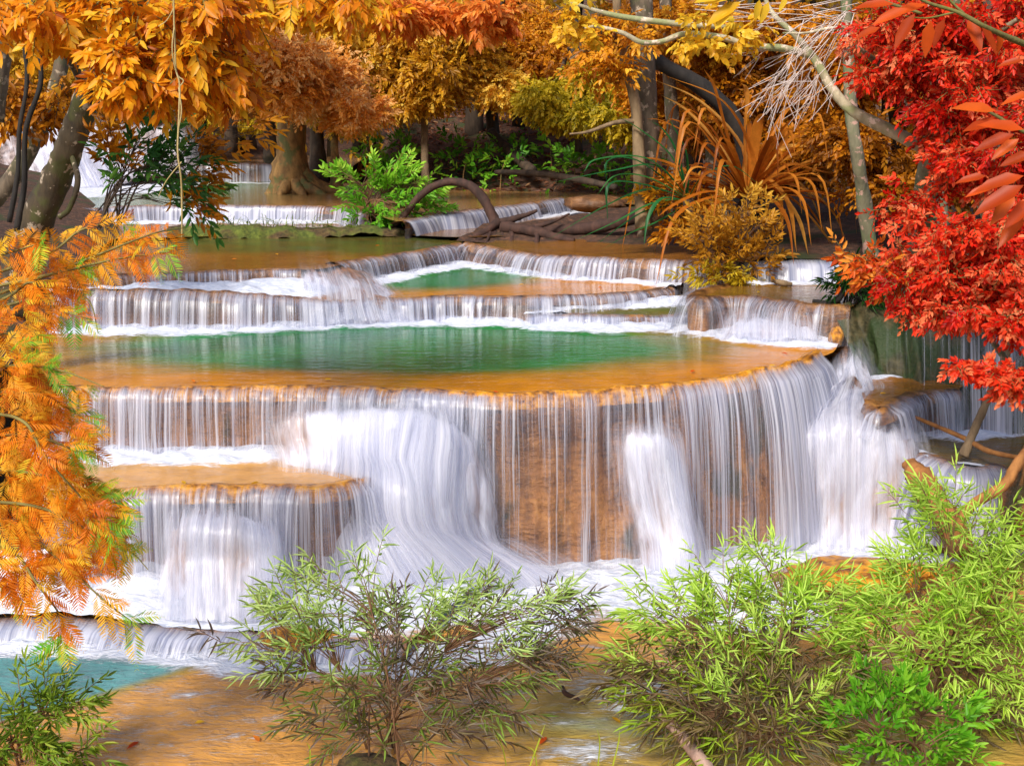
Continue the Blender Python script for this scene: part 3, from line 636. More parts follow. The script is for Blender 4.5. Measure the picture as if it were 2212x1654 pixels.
# right upper tier
lipR = poly(ZR, (1565, 616), (1515, 626), (1490, 645), (1520, 651), (1560, 644), (1620, 646), (1700, 656), (1790, 663), (1835, 664))
fall('brown lip with thin streams at right between the emerald pool and the red tree', lipR, Z1, [.15, .18, .2, .22], dens=[.5, .6, .55, .35, .3, .36, .36, .25, .15], seed=25, rim=[.02, .05, .06, .05, .03], undercut=.02)
pool('pool_water', lipR, poly(ZR, (1540, 612), (1600, 608), (1750, 606), (1950, 608)), M['pool_up'], lambda X, Y: .25 + 0 * X, [(poly(ZR, (1640, 614), (1840, 612)), .3, .9)], rows=40)
cascade('cascade', 'low white steps foaming at the right end of the emerald pool', [
    [(1560, 702, 16.95, .8), (1620, 690, 16.85, .9), (1700, 690, 16.75, .9), (1775, 697, 16.65, .6)],
    [(1550, 716, 16.75, .9), (1620, 708, 16.65, .8), (1700, 709, 16.55, .9), (1785, 714, 16.5, .7)],
    [(1530, 737, 16.45, 1), (1620, 740, 16.4, 1), (1700, 746, 16.3, 1), (1795, 750, 16.25, .8)]], 'casc', nr=40, nc=70, disp=.05, seed=26)
lipSb = path((1590, 573, 19.2), (1640, 570, 19.15), (1730, 567, 19.1), (1840, 567, 19.1))
fall('small pinkish white fall beneath the arching straps at right', lipSb, ZR, .2, dens=[.4, .7, .9, .9], seed=27, rim=.03, rock='mossrock', rimmat='mossrock', veil='veil_far')
# second tier: left double steps, centre pool, right arm
lipU = poly(Z3, (110, 606), (200, 600), (330, 592), (460, 588), (600, 584), (650, 583))
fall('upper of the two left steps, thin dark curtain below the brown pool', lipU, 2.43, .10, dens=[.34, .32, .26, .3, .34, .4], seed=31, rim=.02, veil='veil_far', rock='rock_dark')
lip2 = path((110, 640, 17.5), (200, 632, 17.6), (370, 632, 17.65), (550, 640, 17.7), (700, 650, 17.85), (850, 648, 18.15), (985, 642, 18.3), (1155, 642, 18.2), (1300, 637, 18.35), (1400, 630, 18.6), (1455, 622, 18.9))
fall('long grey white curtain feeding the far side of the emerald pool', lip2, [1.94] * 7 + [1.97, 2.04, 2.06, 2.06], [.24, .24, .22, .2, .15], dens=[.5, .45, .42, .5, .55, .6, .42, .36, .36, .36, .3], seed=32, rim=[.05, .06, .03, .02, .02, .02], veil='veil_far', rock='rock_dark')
baseU = poly(2.43, (110, 632), (370, 622), (650, 622))
pool('pool_water', lip2[:6], np.array([at(90, 622, 18.9), at(370, 610, 18.9), at(700, 600, 19.0)]), M['pool_up'], None, [(baseU, .8, 1.3)], rows=24, bumpy=.05)
lipC = np.vstack([poly(Z3, (720, 572), (765, 565), (850, 553), (930, 540), (1000, 527))])
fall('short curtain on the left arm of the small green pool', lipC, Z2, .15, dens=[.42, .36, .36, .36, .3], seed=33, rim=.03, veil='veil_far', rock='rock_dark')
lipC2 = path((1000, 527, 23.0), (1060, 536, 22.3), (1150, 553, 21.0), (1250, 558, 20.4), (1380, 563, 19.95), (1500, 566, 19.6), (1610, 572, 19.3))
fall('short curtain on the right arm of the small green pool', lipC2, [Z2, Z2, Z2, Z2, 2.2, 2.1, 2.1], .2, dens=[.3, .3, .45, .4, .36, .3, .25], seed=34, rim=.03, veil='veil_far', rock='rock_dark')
cascade('cascade', 'mossy brown hump where water spreads between the left steps and the small green pool', [
    [(640, 586, 18.9, .3), (690, 582, 19.2, .15), (740, 575, 19.7, .1), (780, 571, 20.1, .1)],
    [(640, 600, 18.7, .8), (700, 592, 18.95, .3), (760, 588, 19.4, .15), (808, 592, 19.9, .4)],
    [(640, 622, 18.35, 1), (710, 615, 18.5, .75), (780, 612, 18.85, .6), (840, 622, 19.3, .8)],
    [(645, 642, 18.05, .9), (720, 642, 18.1, .85), (800, 643, 18.3, .9), (875, 648, 18.55, .6)],
    [(650, 670, 17.85, .8), (725, 670, 17.9, .8), (810, 670, 18.0, .85), (895, 670, 18.2, .6)],
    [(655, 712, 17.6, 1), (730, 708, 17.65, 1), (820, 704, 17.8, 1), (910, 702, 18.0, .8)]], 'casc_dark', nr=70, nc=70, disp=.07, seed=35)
g0 = onz(930, 605, Z2)
baseC = np.vstack([poly(Z2, (800, 612), (870, 596), (1000, 573), (1120, 586), (1250, 602), (1400, 613), (1480, 630))])
pool('pool_water', lip2[4:], np.vstack([poly(Z2, (770, 596), (850, 576), (1000, 552), (1150, 560), (1300, 570), (1420, 580), (1530, 596))]), M['pool_main'],
     lambda X, Y: np.clip(1.0 - sstep(.3, 1., np.hypot((X - g0[0]) / 2.6, (Y - g0[1] - .6) / 2.3)), 0, 1), [(baseC, .55, .95), (poly(Z2, (1000, 575), (1180, 600)), .5, .6)], rows=60)
lipB2 = path((1130, 684, 17.95), (1200, 680, 17.95), (1290, 683, 17.9), (1420, 684, 17.9), (1500, 678, 17.95))
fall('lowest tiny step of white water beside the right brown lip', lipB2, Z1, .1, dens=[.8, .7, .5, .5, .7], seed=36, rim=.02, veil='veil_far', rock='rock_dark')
pool('pool_water', lipB2, path((1150, 655, 18.4), (1300, 648, 18.6), (1400, 642, 18.75), (1530, 632, 19.0)), M['pool_up'], lambda X, Y: .45 + 0 * X, [(path((1200, 660, 18.3), (1350, 655, 18.4), (1500, 648, 18.6)), .32, 1.1), (lipB2[:2], .3, .9)], rows=24)
pool('pool_water', np.vstack([lipU, poly(Z3, (700, 580)), lipC[1:], lipC2[1:]]), poly(2.66, (60, 520), (300, 512), (600, 505), (800, 500), (950, 498), (1060, 495), (1200, 500), (1400, 515), (1700, 530)), M['pool_up'],
     lambda X, Y: .5 * sstep(.6, 2., Y - 20.) * sstep(2., -2., X), None, rows=60, step=.08)
# mossy strip, far falls
patch('bank', [[(360, 522, 23.4), (500, 517, 23.6), (640, 515, 23.7), (790, 508, 23.9), (900, 508, 24)],
     [(360, 500, 23.7), (500, 499, 23.8), (640, 497, 23.9), (790, 494, 24.1), (900, 500, 24.2)],
     [(360, 489, 24.2), (500, 490, 24.3), (640, 489, 24.4), (790, 488, 24.6), (900, 497, 24.7)],
     [(360, 500, 25), (500, 500, 25), (640, 500, 25), (790, 500, 25.2), (900, 505, 25.2)]], M['moss'], None, nr=30, nc=90, disp=.08, seed=41, kind='structure')
lipD = poly(Z5, (130, 455), (300, 447), (430, 446), (600, 447), (720, 450), (800, 462))
fall('far low curtain behind the mossy strip', lipD, Z4, .12, dens=[.5, .5, .7, .7, .75, .6], seed=42, rim=.03, veil='veil_far', rock='grey_rock', layers=1, step=.06)
lipD2 = np.vstack([poly(Z5 - .05, (870, 480), (930, 468)), poly(Z5, (1000, 459), (1060, 452), (1130, 443), (1215, 430))])
fall('far low curtain behind the arching branch', lipD2, Z4, .2, dens=[.6, .8, .8, .7, .6, .6], seed=43, rim=.03, veil='veil_far', rock='grey_rock', layers=1, step=.06)
baseD = np.vstack([poly(Z4, (130, 486), (430, 481), (780, 482), (880, 482), (1000, 478), (1100, 470), (1240, 456))])
pool('pool_water', poly(Z4, (100, 520), (400, 512), (780, 503), (1000, 512), (1330, 500)), poly(Z4, (60, 462), (430, 462), (780, 466), (1000, 455), (1350, 425)), M['pool_up'], lambda X, Y: .2 + 0 * X,
     [(baseD, .7, 1.1), (poly(Z4, (1150, 470), (1330, 455)), 1.0, .8)], rows=40, step=.1)
pool('pool_water', np.vstack([lipD, lipD2, poly(Z5, (1400, 445))]), poly(Z5, (60, 390), (300, 388), (600, 390), (800, 396), (950, 400), (1100, 402), (1250, 405), (1480, 410)), M['pool_far'], lambda X, Y: .8 * sstep(-4, -9, X),
     [(poly(Z5, (120, 425), (230, 415), (330, 400)), 2.2, 1.1), (poly(Z5, (400, 397), (600, 397)), .6, .7)], rows=50, step=.12)
lipF = path((385, 360, 37.5), (430, 357, 37.5), (520, 356, 37.6), (610, 358, 37.8))
fall('distant dark step left of the great trunk', lipF, Z5, .15, dens=[.3, .35, .5, .6], seed=44, rim=.05, veil='veil_far', rock='rock_dark', rimmat='rock_dark', layers=1, step=.06)
pool('pool_water', np.vstack([lipF, path((760, 360, 38.0))]), path((330, 333, 50), (480, 333, 50), (600, 333, 50), (800, 333, 50)), M['pool_far'], None, None, rows=20, step=.2)
cascade('cascade', 'tall far waterfall sliding down grey rock behind the leaning mossy trunk', [
    [(-90, 215, 38, .2), (40, 225, 37.5, .6), (110, 228, 37, .75), (170, 248, 37, .6), (250, 262, 37.5, .5), (340, 265, 38, .6), (450, 285, 38.5, .8)],
    [(-90, 300, 36.5, .2), (40, 290, 36.5, .5), (110, 290, 36, 1.1), (190, 300, 36, .9), (260, 300, 36.5, .4), (350, 300, 37, .5), (450, 312, 37.5, .9)],
    [(-90, 370, 35, .1), (50, 370, 35, .3), (130, 360, 35, 1.), (200, 360, 35, 1.1), (270, 340, 35.8, .5), (350, 335, 36.4, .6), (450, 335, 37, .7)],
    [(-90, 440, 34, .1), (60, 430, 34, .4), (150, 424, 33.8, 1.), (230, 412, 33.8, 1.1), (290, 392, 34.5, .5), (360, 384, 35.5, .5), (460, 378, 36.5, .6)]], 'casc_grey', nr=60, nc=90, disp=.2, seed=45, groove=.1, freq=.8)

# ground, hill and banks
def sheet(name, X, Y, Zf, mat, kind='structure'):
    XX, YY = np.meshgrid(X, Y); return mk(name, np.stack([XX, YY, Zf(XX, YY)], -1), grid_faces(len(Y), len(X)), None, mat, None, None, None, True, kind)
sheet('ground', np.linspace(-400, 400, 41), np.linspace(-200, 600, 41), lambda X, Y: -1.2 + 0 * X, M['litter'])
def hill_z(X, Y):
    y0 = np.interp(X, [-40, -13, -8, -5.5, -3.5, 2, 4.5, 7, 9.5, 40], [30, 36, 46, 46, 33.5, 31.5, 29.0, 25.5, 22.5, 20])
    d = Y - y0
    return .9 + 2.1 * sstep(-.7, .4, d) + 1.5 * sstep(0, 7, d) + .085 * np.clip(d - 3, 0, 100) + 5 * sstep(30, 60, d) + .35 * (fbm(X * .5, Y * .5, 50) - .5) * sstep(-.5, 2, d) + .12 * (fbm(X * 2.2, Y * 2.2, 51) - .5)
sheet('hill', np.linspace(-60, 60, 241), np.concatenate([np.linspace(20, 50, 121), np.linspace(51, 140, 60)]), hill_z, M['litter'])
def strip(name, front, back, zmid, mat, nr=30, nc=80, seed=1):
    A = catmull(front, nc); B = catmull(back, nc); v = np.linspace(0, 1, nr)[:, None, None]; V = A[None] * (1 - v) + B[None] * v
    V[..., 2] += zmid * np.sin(np.clip(v[..., 0], 0, 1) * math.pi / 2) + .16 * (fbm(V[..., 0] * 1.8, V[..., 1] * 1.8, seed) - .5) * np.minimum(1, v[..., 0] * 6)
    return mk(name, V, grid_faces(nr, nc), None, mat, None, kind='structure')
strip('bank', np.vstack([path((985, 520, 23.2), (1120, 530, 23.0), (1230, 540, 22.4)), path((1400, 546, 21.6), (1560, 552, 20.9), (1700, 558, 20.3), (1850, 566, 19.6)), path((1862, 610, 17.8), (1850, 657, 16.75), (1960, 657, 16.55), (2080, 657, 16.1), (2211, 657, 15.6), (2400, 655, 15.0), (2950, 655, 13.9))]),
      np.array([(-.5, 24.6, 2.62), (1., 25.5, 2.7), (2.5, 27.5, 2.75), (5, 28.5, 2.9), (7, 28, 3.), (9, 27, 3.2), (11, 26, 3.4), (12.5, 24, 3.5), (13.5, 22, 3.6), (14, 20, 3.6), (14.5, 18, 3.6), (16, 16, 3.6), (19, 14, 3.6)]), .22, M['litter'], seed=61)
strip('bank', np.array([(-5.3, 9.5, -.1), (-5.75, 11.5, .3), (-6.1, 13.2, 1.75), (-6.5, 15.5, 1.9), (-6.75, 17.2, 2.1), (-7.0, 18.6, 2.6), (-7.3, 21, 2.7), (-7.8, 24, 2.75), (-9.2, 27, 3.0), (-11, 31, 3.1), (-13, 35, 3.3)]),
      np.array([(-14, 8, 2.2), (-15, 11, 2.8), (-16, 13, 3.3), (-17, 15, 3.6), (-18, 17, 3.9), (-18, 19, 4), (-19, 21, 4.2), (-19, 24, 4.3), (-20, 27, 4.4), (-21, 31, 4.5), (-22, 35, 4.6)]), .5, M['litter'], seed=62)

# ------------------------------------------------------------------ vegetation
def stems_mesh(specs, name, mat, root, sides=8, bump=.12):
    for pts, r in specs:
        mb = MB(); mb.tube(path(*pts), np.array(r, float), sides, n=max(8, len(pts) * 7), bump=bump); mb.build(name, mat, root)
def crown(root, blobs, n, k, tl, ll, lw, mat, name='crown', down=.25, out_=.8, val=(.2, .9), ang=(40, 75), flat=True, droop=.2, grav=.25, shell=.5, twigs=True, fold=.3, lit=.0, tmat='bark_dark', twr=.004, cull=None, jit=.12, clump=.36, flatc=.55):
    P, D, bi = clump_points(blobs, n, clump, flatc) if clump else blob_points(blobs, n, shell)
    if cull is not None:
        kk = cull(*project(P)); P, D, bi = P[kk], D[kk], bi[kk]
    D = unit(D * out_ + rdir(len(P)) * .7 + np.array((0, 0, -down)))
    v = val[0] + (val[1] - val[0]) * np.clip(.5 + .22 * rng.normal(size=int(bi.max()) + 1)[bi] + .24 * rng.normal(size=len(P)), 0, 1)
    mb = MB(); tw = MB() if twigs else None
    twig_leaves(mb, P, D, k, tl, ll, lw, v, ang, flat, droop, grav, fold, jit, True, tw, twr)
    nleaf = sum(len(q) for q in mb.Q)
    if twigs:
        nq = sum(len(q) for q in tw.Q)
        for q in tw.Q: mb.Q.append(q + mb.n)
        for q in tw.T: mb.T.append(q + mb.n)
        mb.V += tw.V; mb.A += tw.A
    o = mb.build(name, M[mat], root)
    if twigs:
        o.data.materials.append(M[tmat]); mi = np.ones(len(o.data.polygons), np.int32); mi[:nleaf] = 0; o.data.polygons.foreach_set('material_index', mi)
    return o

# ---- forest on the hill ------------------------------------------------------
def ground_at(px, Y):
    x = (px - W / 2) / F * Y; return x, float(hill_z(np.array(x), np.array(float(Y))))
def forest_tree(label, trunk, rad, blobs, n, mat, bark='bark_dark', k=8, tl=.30, ll=.125, lw=.062, val=(.1, .95), branches=(), down=.2, name='forest_tree', up=None, **kw):
    b = at(*trunk[0]); root = thing(name, label, 'tree', b, 'autumn trees on the wooded slope')
    pts = list(trunk)
    mb = MB(); mb.tube(np.vstack([path(*pts)]), np.array(rad, float), 10, bump=.2); mb.build('trunk', M[bark], root)
    for pp, r in branches:
        m2 = MB(); m2.tube(path(*pp), np.array(r, float), 6, bump=.15); m2.build('branch', M[bark], root)
    if blobs: crown(root, blobs, int(n * 2.5), k, tl, ll, lw, mat, val=val, down=down, twigs=False, **{'clump': .5, 'flatc': .65, 'cull': lambda x, y: (y < np.interp(x, [300, 400, 600, 780, 900, 1000, 1150, 1370, 1450], [330, 270, 285, 275, 235, 225, 250, 300, 420])), **kw})
    return root

forest_tree('great buttressed trunk standing in the shallow water under coral orange sprays',
    [(628, 418, 32), (626, 380, 32), (628, 320, 32), (632, 220, 32), (640, 100, 32), (648, -60, 32), (655, -200, 32.5)], [.62, .50, .38, .32, .30, .28, .2],
    [(560, 120, 29, 120, 28, 1.6), (520, 105, 29.2, 70, 18, 1.2), (640, 150, 29, 150, 40, 2.), (700, 190, 29.5, 110, 50, 1.6), (610, 200, 29, 90, 35, 1.5), (770, 230, 29.5, 60, 50, 1.3)], 3000, 'coral', 'bark_gold',
    ll=.13, lw=.055, k=7, tl=.24, val=(.15, 1.), down=.0, branches=[([(635, 170, 32), (600, 140, 31), (540, 115, 30)], [.14, .03]), ([(638, 150, 32), (690, 165, 30.5), (740, 200, 30)], [.13, .03])], name='buttressed_tree')
mb = MB()
gt = [o for o in COL.objects if o.name.startswith('buttressed_tree')][0]
for a, (dx, dy, l) in enumerate([(-45, 8, .1), (60, 6, -.4), (95, 4, .2), (25, 10, -.5), (-20, 10, -.55), (120, 12, .5)]):
    mb = MB(); mb.tube(path((628 + dx * .2, 375, 31.9), (628 + dx * .5, 402, 31.8 + l * .5), (628 + dx, 414 + dy * .3, 31.8 + l), (628 + dx * 1.3, 424 + dy * .3, 31.7 + l)), np.array([.2, .17, .11, .05]), 7, bump=.25); mb.build('root', M['bark_gold'], gt)
# slim trunks beside it
for lab, tr, r, bk in [
    ('dark straight trunk just right of the great buttressed trunk', [(690, 400, 33), (684, 300, 33.5), (680, 120, 34), (672, -80, 34)], [.28, .2, .22, .2], 'bark_dark'),
    ('thin dark trunk left of the great buttressed trunk', [(586, 345, 36), (582, 280, 36.5), (580, 120, 36.5), (572, -60, 37)], [.24, .18, .16, .15], 'bark_dark'),
    ('slender brown trunk at the foot of the leaf-littered slope right of the great trunk', [(728, 415, 32.5), (724, 360, 32.5), (722, 290, 33), (728, 200, 33), (730, -40, 33)], [.2, .12, .1, .09, .08], 'bark_gold'),
    ('pale thin trunk standing on the leaf litter behind the bright green shrub', [(920, 408, 32), (917, 340, 32.6), (917, 260, 33.2), (925, 190, 33.5), (930, -30, 34)], [.13, .10, .09, .08, .07], 'bark_pale')]:
    bl = {'bark_dark': [(650, 40, 35, 130, 60, 2.5), (600, 20, 36, 120, 50, 2)]}.get(bk, [(int(tr[2][0]) + 10, 120, 33, 110, 70, 1.6)])
    forest_tree(lab, tr, r, bl, 420, 'gold', bk, ll=.2, lw=.085)
# crown masses of the slope
specs = [
    ('sunlit golden tree glowing bright behind the coral sprays', [(772, 330, 37), (775, 200, 37), (790, 40, 37), (800, -120, 37)], [.16, .13, .1, .06], [(800, 120, 34, 110, 90, 2.2), (760, 210, 34, 90, 60, 1.8), (850, 180, 34.5, 90, 80, 2), (790, 280, 34, 70, 40, 1.4)], 2600, 'sunny', (.35, 1.)),
    ('drooping golden tree with dark bowed boughs over the slope', [(1065, 290, 36), (1062, 200, 36), (1075, 80, 36), (1125, -40, 35), (1180, -160, 35)], [.2, .18, .16, .14, .1], [(960, 60, 33, 110, 60, 2), (900, 150, 33, 110, 80, 1.8), (1000, 160, 33.5, 120, 80, 2), (860, 240, 33, 90, 45, 1.5), (960, 270, 33.5, 90, 40, 1.4)], 3000, 'gold', (.15, .85)),
    ('amber tree beside the dark leaning trunk at the middle of the slope', [(1120, 275, 37), (1135, 150, 37), (1150, 0, 37), (1160, -140, 37)], [.22, .2, .17, .14], [(1090, 60, 35, 110, 90, 2), (1160, 140, 35, 110, 80, 2), (1090, 190, 34, 80, 50, 1.6)], 2000, 'amber', (.2, .9)),
    ('olive gold tree hanging low over the right of the slope', [(1250, 330, 33), (1248, 230, 33), (1240, 80, 33.5), (1230, -120, 34)], [.13, .11, .1, .07], [(1230, 230, 31, 100, 55, 1.6), (1310, 270, 30, 80, 50, 1.4), (1180, 290, 31.5, 80, 30, 1.2), (1290, 180, 31, 90, 50, 1.6)], 2200, 'olive', (.1, .85)),
    ('orange brown tree behind the mottled double trunk', [(1500, 380, 28), (1490, 250, 28), (1480, 60, 28.5), (1470, -120, 29)], [.2, .17, .15, .1], [(1470, 150, 26.5, 110, 90, 1.6), (1540, 240, 26.5, 100, 60, 1.5), (1420, 60, 27, 100, 60, 1.5)], 2000, 'amber', (.0, .65)),
    ('brown gold tree behind the fan of white twigs', [(1700, 420, 25), (1705, 250, 25), (1715, 60, 25.5), (1720, -120, 26)], [.16, .14, .12, .1], [(1660, 130, 24, 130, 100, 1.6), (1780, 240, 24, 100, 90, 1.5), (1720, 330, 23.5, 110, 60, 1.2), (1600, 200, 24, 90, 70, 1.2)], 2400, 'amber', (.0, .7)),
    ('deep orange tree filling the upper left behind the hanging vine', [(500, 330, 40), (495, 200, 40), (490, 40, 40), (480, -120, 40)], [.22, .2, .18, .14], [(470, 120, 36, 130, 60, 2.5), (430, 60, 34, 110, 60, 2), (540, 60, 36, 120, 60, 2.2), (490, 200, 37, 90, 40, 1.5)], 2000, 'amber', (.1, .85)),
    ('yellow leaved tree behind the far waterfall at left', [(70, 200, 44), (75, 100, 44), (80, -60, 44)], [.25, .2, .16], [(60, 100, 38, 130, 90, 3), (170, 140, 39, 110, 70, 2.5), (300, 200, 40, 110, 45, 2.5), (10, 190, 38, 80, 50, 2)], 2400, 'sunny', (.1, .85)),
    ('low yellow green tree behind the distant dark step', [(545, 320, 46), (545, 260, 46), (550, 190, 46)], [.16, .12, .06], [(540, 285, 43, 70, 25, 1.6), (500, 250, 43, 80, 30, 1.6)], 500, 'olive', (.5, 1.)),
    ('amber tree reaching in behind the red tree', [(1960, 480, 21), (1940, 300, 21), (1920, 60, 21.5), (1900, -120, 22)], [.17, .14, .12, .1], [(1850, 120, 20, 90, 110, 1.2), (1830, 300, 20, 60, 80, 1.), (1900, 420, 20, 70, 60, 1.), (2060, 420, 20, 140, 110, 1.2), (2080, 150, 20, 160, 150, 1.2)], 2300, 'amber', (.0, .6)),
]
for lab, tr, r, bl, n, mt, vv in specs:
    br = [([tr[-2], ((tr[-2][0] + b[0]) / 2, (tr[-2][1] + b[1]) / 2 - 25, (tr[-2][2] + b[2]) / 2), (b[0], b[1], b[2])], [.08, .02]) for b in bl[:3]]
    forest_tree(lab, tr, r, bl, n, mt, 'bark_dark', val=vv, branches=br)
# canopy, its unseen upper crown added to shade the slope, and the woods behind
wd = MB(); n = 9000
P = np.stack([rng.uniform(-34, 34, n), rng.uniform(42, 62, n), rng.uniform(0, 17, n)], 1); P[:, 2] += hill_z(P[:, 0], P[:, 1]) * .8 + .5
gap = fbm(P[:, 0] * .35, P[:, 2] * .5 + P[:, 1] * .2, 91)
P = P[gap > .44]
twig_leaves(wd, P, rdir(len(P)), 6, .9, .42, .2, .15 + .75 * fbm(P[:, 0] * .3, P[:, 2] * .4, 92), twmb=None)
for k in range(46):
    x = rng.uniform(-24, 24); y = rng.uniform(40, 58); z = float(hill_z(np.array(x), np.array(y)))
    wd.tube(np.array([(x, y, z - .4), (x + rng.normal(0, .3), y, z + 4), (x + rng.normal(0, .8), y, z + 12)]), np.array([.2, .16, .12]) * rng.uniform(.5, 1.3), 6, n=8, bump=.1, a=0.)
wd.build('far_woods', M['woods'], None, kind='stuff')
oc = thing('canopy_tree', 'tall tree whose orange leaves hang in from the top of the picture left of centre', 'tree', (-1.2, 38., 4.), 'autumn trees on the wooded slope')
mb = MB(); mb.tube(np.array([(-1.2, 38, 4.0), (-1.0, 37.5, 9), (-1., 36, 14)]), np.array([.3, .25, .2]), 10, bump=.1); mb.build('trunk', M['bark_dark'], oc)
for q in ((-2.2, 30, 9.3), (0.6, 29, 9.5), (-6, 30, 11)):
    mb = MB(); mb.tube(np.array([(-1., 37, 11), ((q[0] - 1) / 2, 33.5, q[2] + 1.4), q]), np.array([.14, .03]), 6, bump=.1); mb.build('branch', M['bark_dark'], oc)
crown(oc, [(860, 15, 27, 75, 35, 1.2), (920, 40, 27, 80, 25, 1.), (1030, 20, 27, 60, 30, 1.), (1075, 5, 27, 50, 25, 1.), (1050, 60, 27.5, 40, 18, .8)], 420, 7, .3, .24, .10, 'salmon', val=(.2, .9), twigs=False)
crown(oc, [(500, 12, 26, 200, 16, 1.), (720, 10, 26, 130, 16, 1.)], 420, 7, .3, .24, .10, 'orange', val=(.4, 1.), twigs=False, name='crown')
P = np.stack([rng.uniform(-13, 14, 2600), rng.uniform(35, 46, 2600), rng.uniform(11, 17, 2600)], 1); P = P[fbm(P[:, 0] * .3, P[:, 1] * .3, 95) > .47]
mb = MB(); twig_leaves(mb, P, rdir(len(P)), 6, .9, .45, .22, .5, twmb=None); mb.build('crown', M['amber'], oc)  # out-of-view crown layer, added to darken the slope below

# ---- undergrowth on the leaf litter -----------------------------------------
lit = MB(); n = 9000
X = rng.uniform(-8, 9, n); Y = rng.uniform(28, 44, n); keep = (Y > np.interp(X, [-8, -5.5, -3.5, 2, 4.5, 7, 9], [46, 46, 33.5, 31.8, 29.2, 25.8, 23])); X, Y = X[keep], Y[keep]
lit.leaves(np.stack([X, Y, hill_z(X, Y) + .02], 1), np.stack([rng.normal(size=len(X)), rng.normal(size=len(X)), rng.uniform(-.1, .5, len(X))], 1), np.array((0, -.4, 1.)) + rng.normal(0, .35, (len(X), 3)), rng.uniform(.1, .24, len(X)), rng.uniform(.06, .12, len(X)), rng.random(len(X)), droop=.1)
n = 2600; X = rng.uniform(1, 9.5, n); Y = rng.uniform(19, 26, n)
lit.build('leaf_litter', M['dead_leaf'], None, kind='stuff')
labs = ['pale green seedling low on the litter slope', 'leafy green sapling on the litter slope']
spots = [(1080, 340, 33), (1150, 380, 31.8), (1110, 300, 35), (1010, 290, 35), (880, 290, 34), (860, 255, 36), (1290, 390, 30), (1330, 330, 31), (1240, 300, 33), (1210, 355, 31.5), (960, 350, 32.3), (1050, 375, 31.6), (1140, 260, 37), (1340, 390, 29), (1265, 420, 28.9), (1000, 330, 33.3), (1190, 290, 34), (1315, 290, 32.5)]
proto = None
for i, (px, py, Y) in enumerate(spots):
    x = (px - W / 2) / F * Y; z = float(hill_z(np.array(x), np.array(float(Y))))
    if i < 3:
        r = thing('seedling', 'small green seedling among the dead leaves of the wooded slope', 'seedling', (x, Y, z), 'green seedlings on the leaf litter')
        mb = MB(); mb.tube(np.array([(x, Y, z - .05), (x + .03, Y, z + .4), (x + .1, Y, z + .7)]), np.array([.02, .01]), 5); mb.build('stem', M['bark_gold'], r)
        lf = MB(); P = np.array((x, Y, z + .45)) + rng.normal(size=(26, 3)) * (.4, .3, .25); twig_leaves(lf, P, unit(P - np.array((x, Y, z + .2))), 5, .25, .22, .09, rng.uniform(.2, .9, 26), twmb=None); lf.build('leaves', M['green'], r)
        proto = proto or []; proto.append(r)
    else:
        s0 = proto[i % 3]; r = s0.copy(); COL.objects.link(r); r.location = (x, Y, z); r.rotation_euler = (0, 0, i * 1.3); r.scale = [.75 + .1 * (i % 6)] * 3
        for ch in s0.children:
            c_ = ch.copy(); COL.objects.link(c_); c_.parent = r
def log(name, label, cat, pts, r, mat, bump=.2, sides=9, group=None):
    mb = MB(); mb.tube(path(*pts), np.array(r, float), sides, n=len(pts) * 9, bump=bump); o = mb.build(name, M[mat]); return tag(o, label, cat, group)
log('fallen_log', 'dark slanting log lying down the litter slope', 'log', [(1060, 285, 35.5), (1110, 335, 33.8), (1150, 370, 32.4)], [.13, .15, .14], 'bark_dark')
log('fallen_log', 'long blackish log along the water edge below the litter slope', 'log', [(1070, 372, 31.4), (1160, 375, 30.6), (1250, 388, 29.6), (1330, 405, 28.6)], [.06, .08, .09, .07], 'bark_dark')
log('fallen_log', 'mossy brown log lying behind the arching branch foot', 'log', [(1180, 500, 24.2), (1290, 490, 23.6), (1390, 465, 23.4)], [.1, .13, .13], 'bark_red')

# ---- arching branch with its root stump -------------------------------------
ar = thing('arched_branch', 'bare brown branch arching over the far low falls like a bridge', 'branch', at(1075, 500, 24.3))
for pts, r in [([(825, 503, 24.6), (862, 478, 24.6), (905, 425, 24.6), (945, 399, 24.6), (985, 393, 24.6), (1020, 405, 24.5), (1050, 440, 24.4), (1068, 480, 24.3), (1078, 515, 24.2)], [.03, .06, .075, .08, .085, .09, .10, .11, .16])]:
    mb = MB(); mb.tube(path(*pts), np.array(r), 9, n=60, bump=.22); mb.build('branch', M['bark_red'], ar)
for pts, r in [([(1078, 480, 24.2), (1040, 505, 23.8), (1000, 522, 23.4)], [.1, .03]), ([(1080, 480, 24.2), (1120, 470, 24), (1160, 455, 23.9)], [.09, .03]), ([(1078, 500, 24.2), (1090, 520, 23.6), (1085, 535, 23.2)], [.09, .04]), ([(1085, 490, 24), (1150, 500, 23.6), (1200, 512, 23.4), (1240, 520, 23.2)], [.12, .1, .05]), ([(1070, 505, 24), (1030, 520, 23.4), (1010, 530, 23.0)], [.07, .02]), ([(1100, 485, 24), (1106, 510, 23.7), (1102, 528, 23.3)], [.05, .05]), ([(1150, 490, 23.8), (1160, 510, 23.4), (1158, 530, 23.)], [.05, .05]), ([(1120, 500, 23.8), (1190, 480, 23.8), (1230, 462, 23.9)], [.06, .02]), ([(1060, 500, 24), (1050, 525, 23.2), (1045, 535, 23.)], [.035, .02])]:
    mb = MB(); mb.tube(path(*pts), np.array(r), 7, bump=.3); mb.build('root', M['bark_red'], ar)

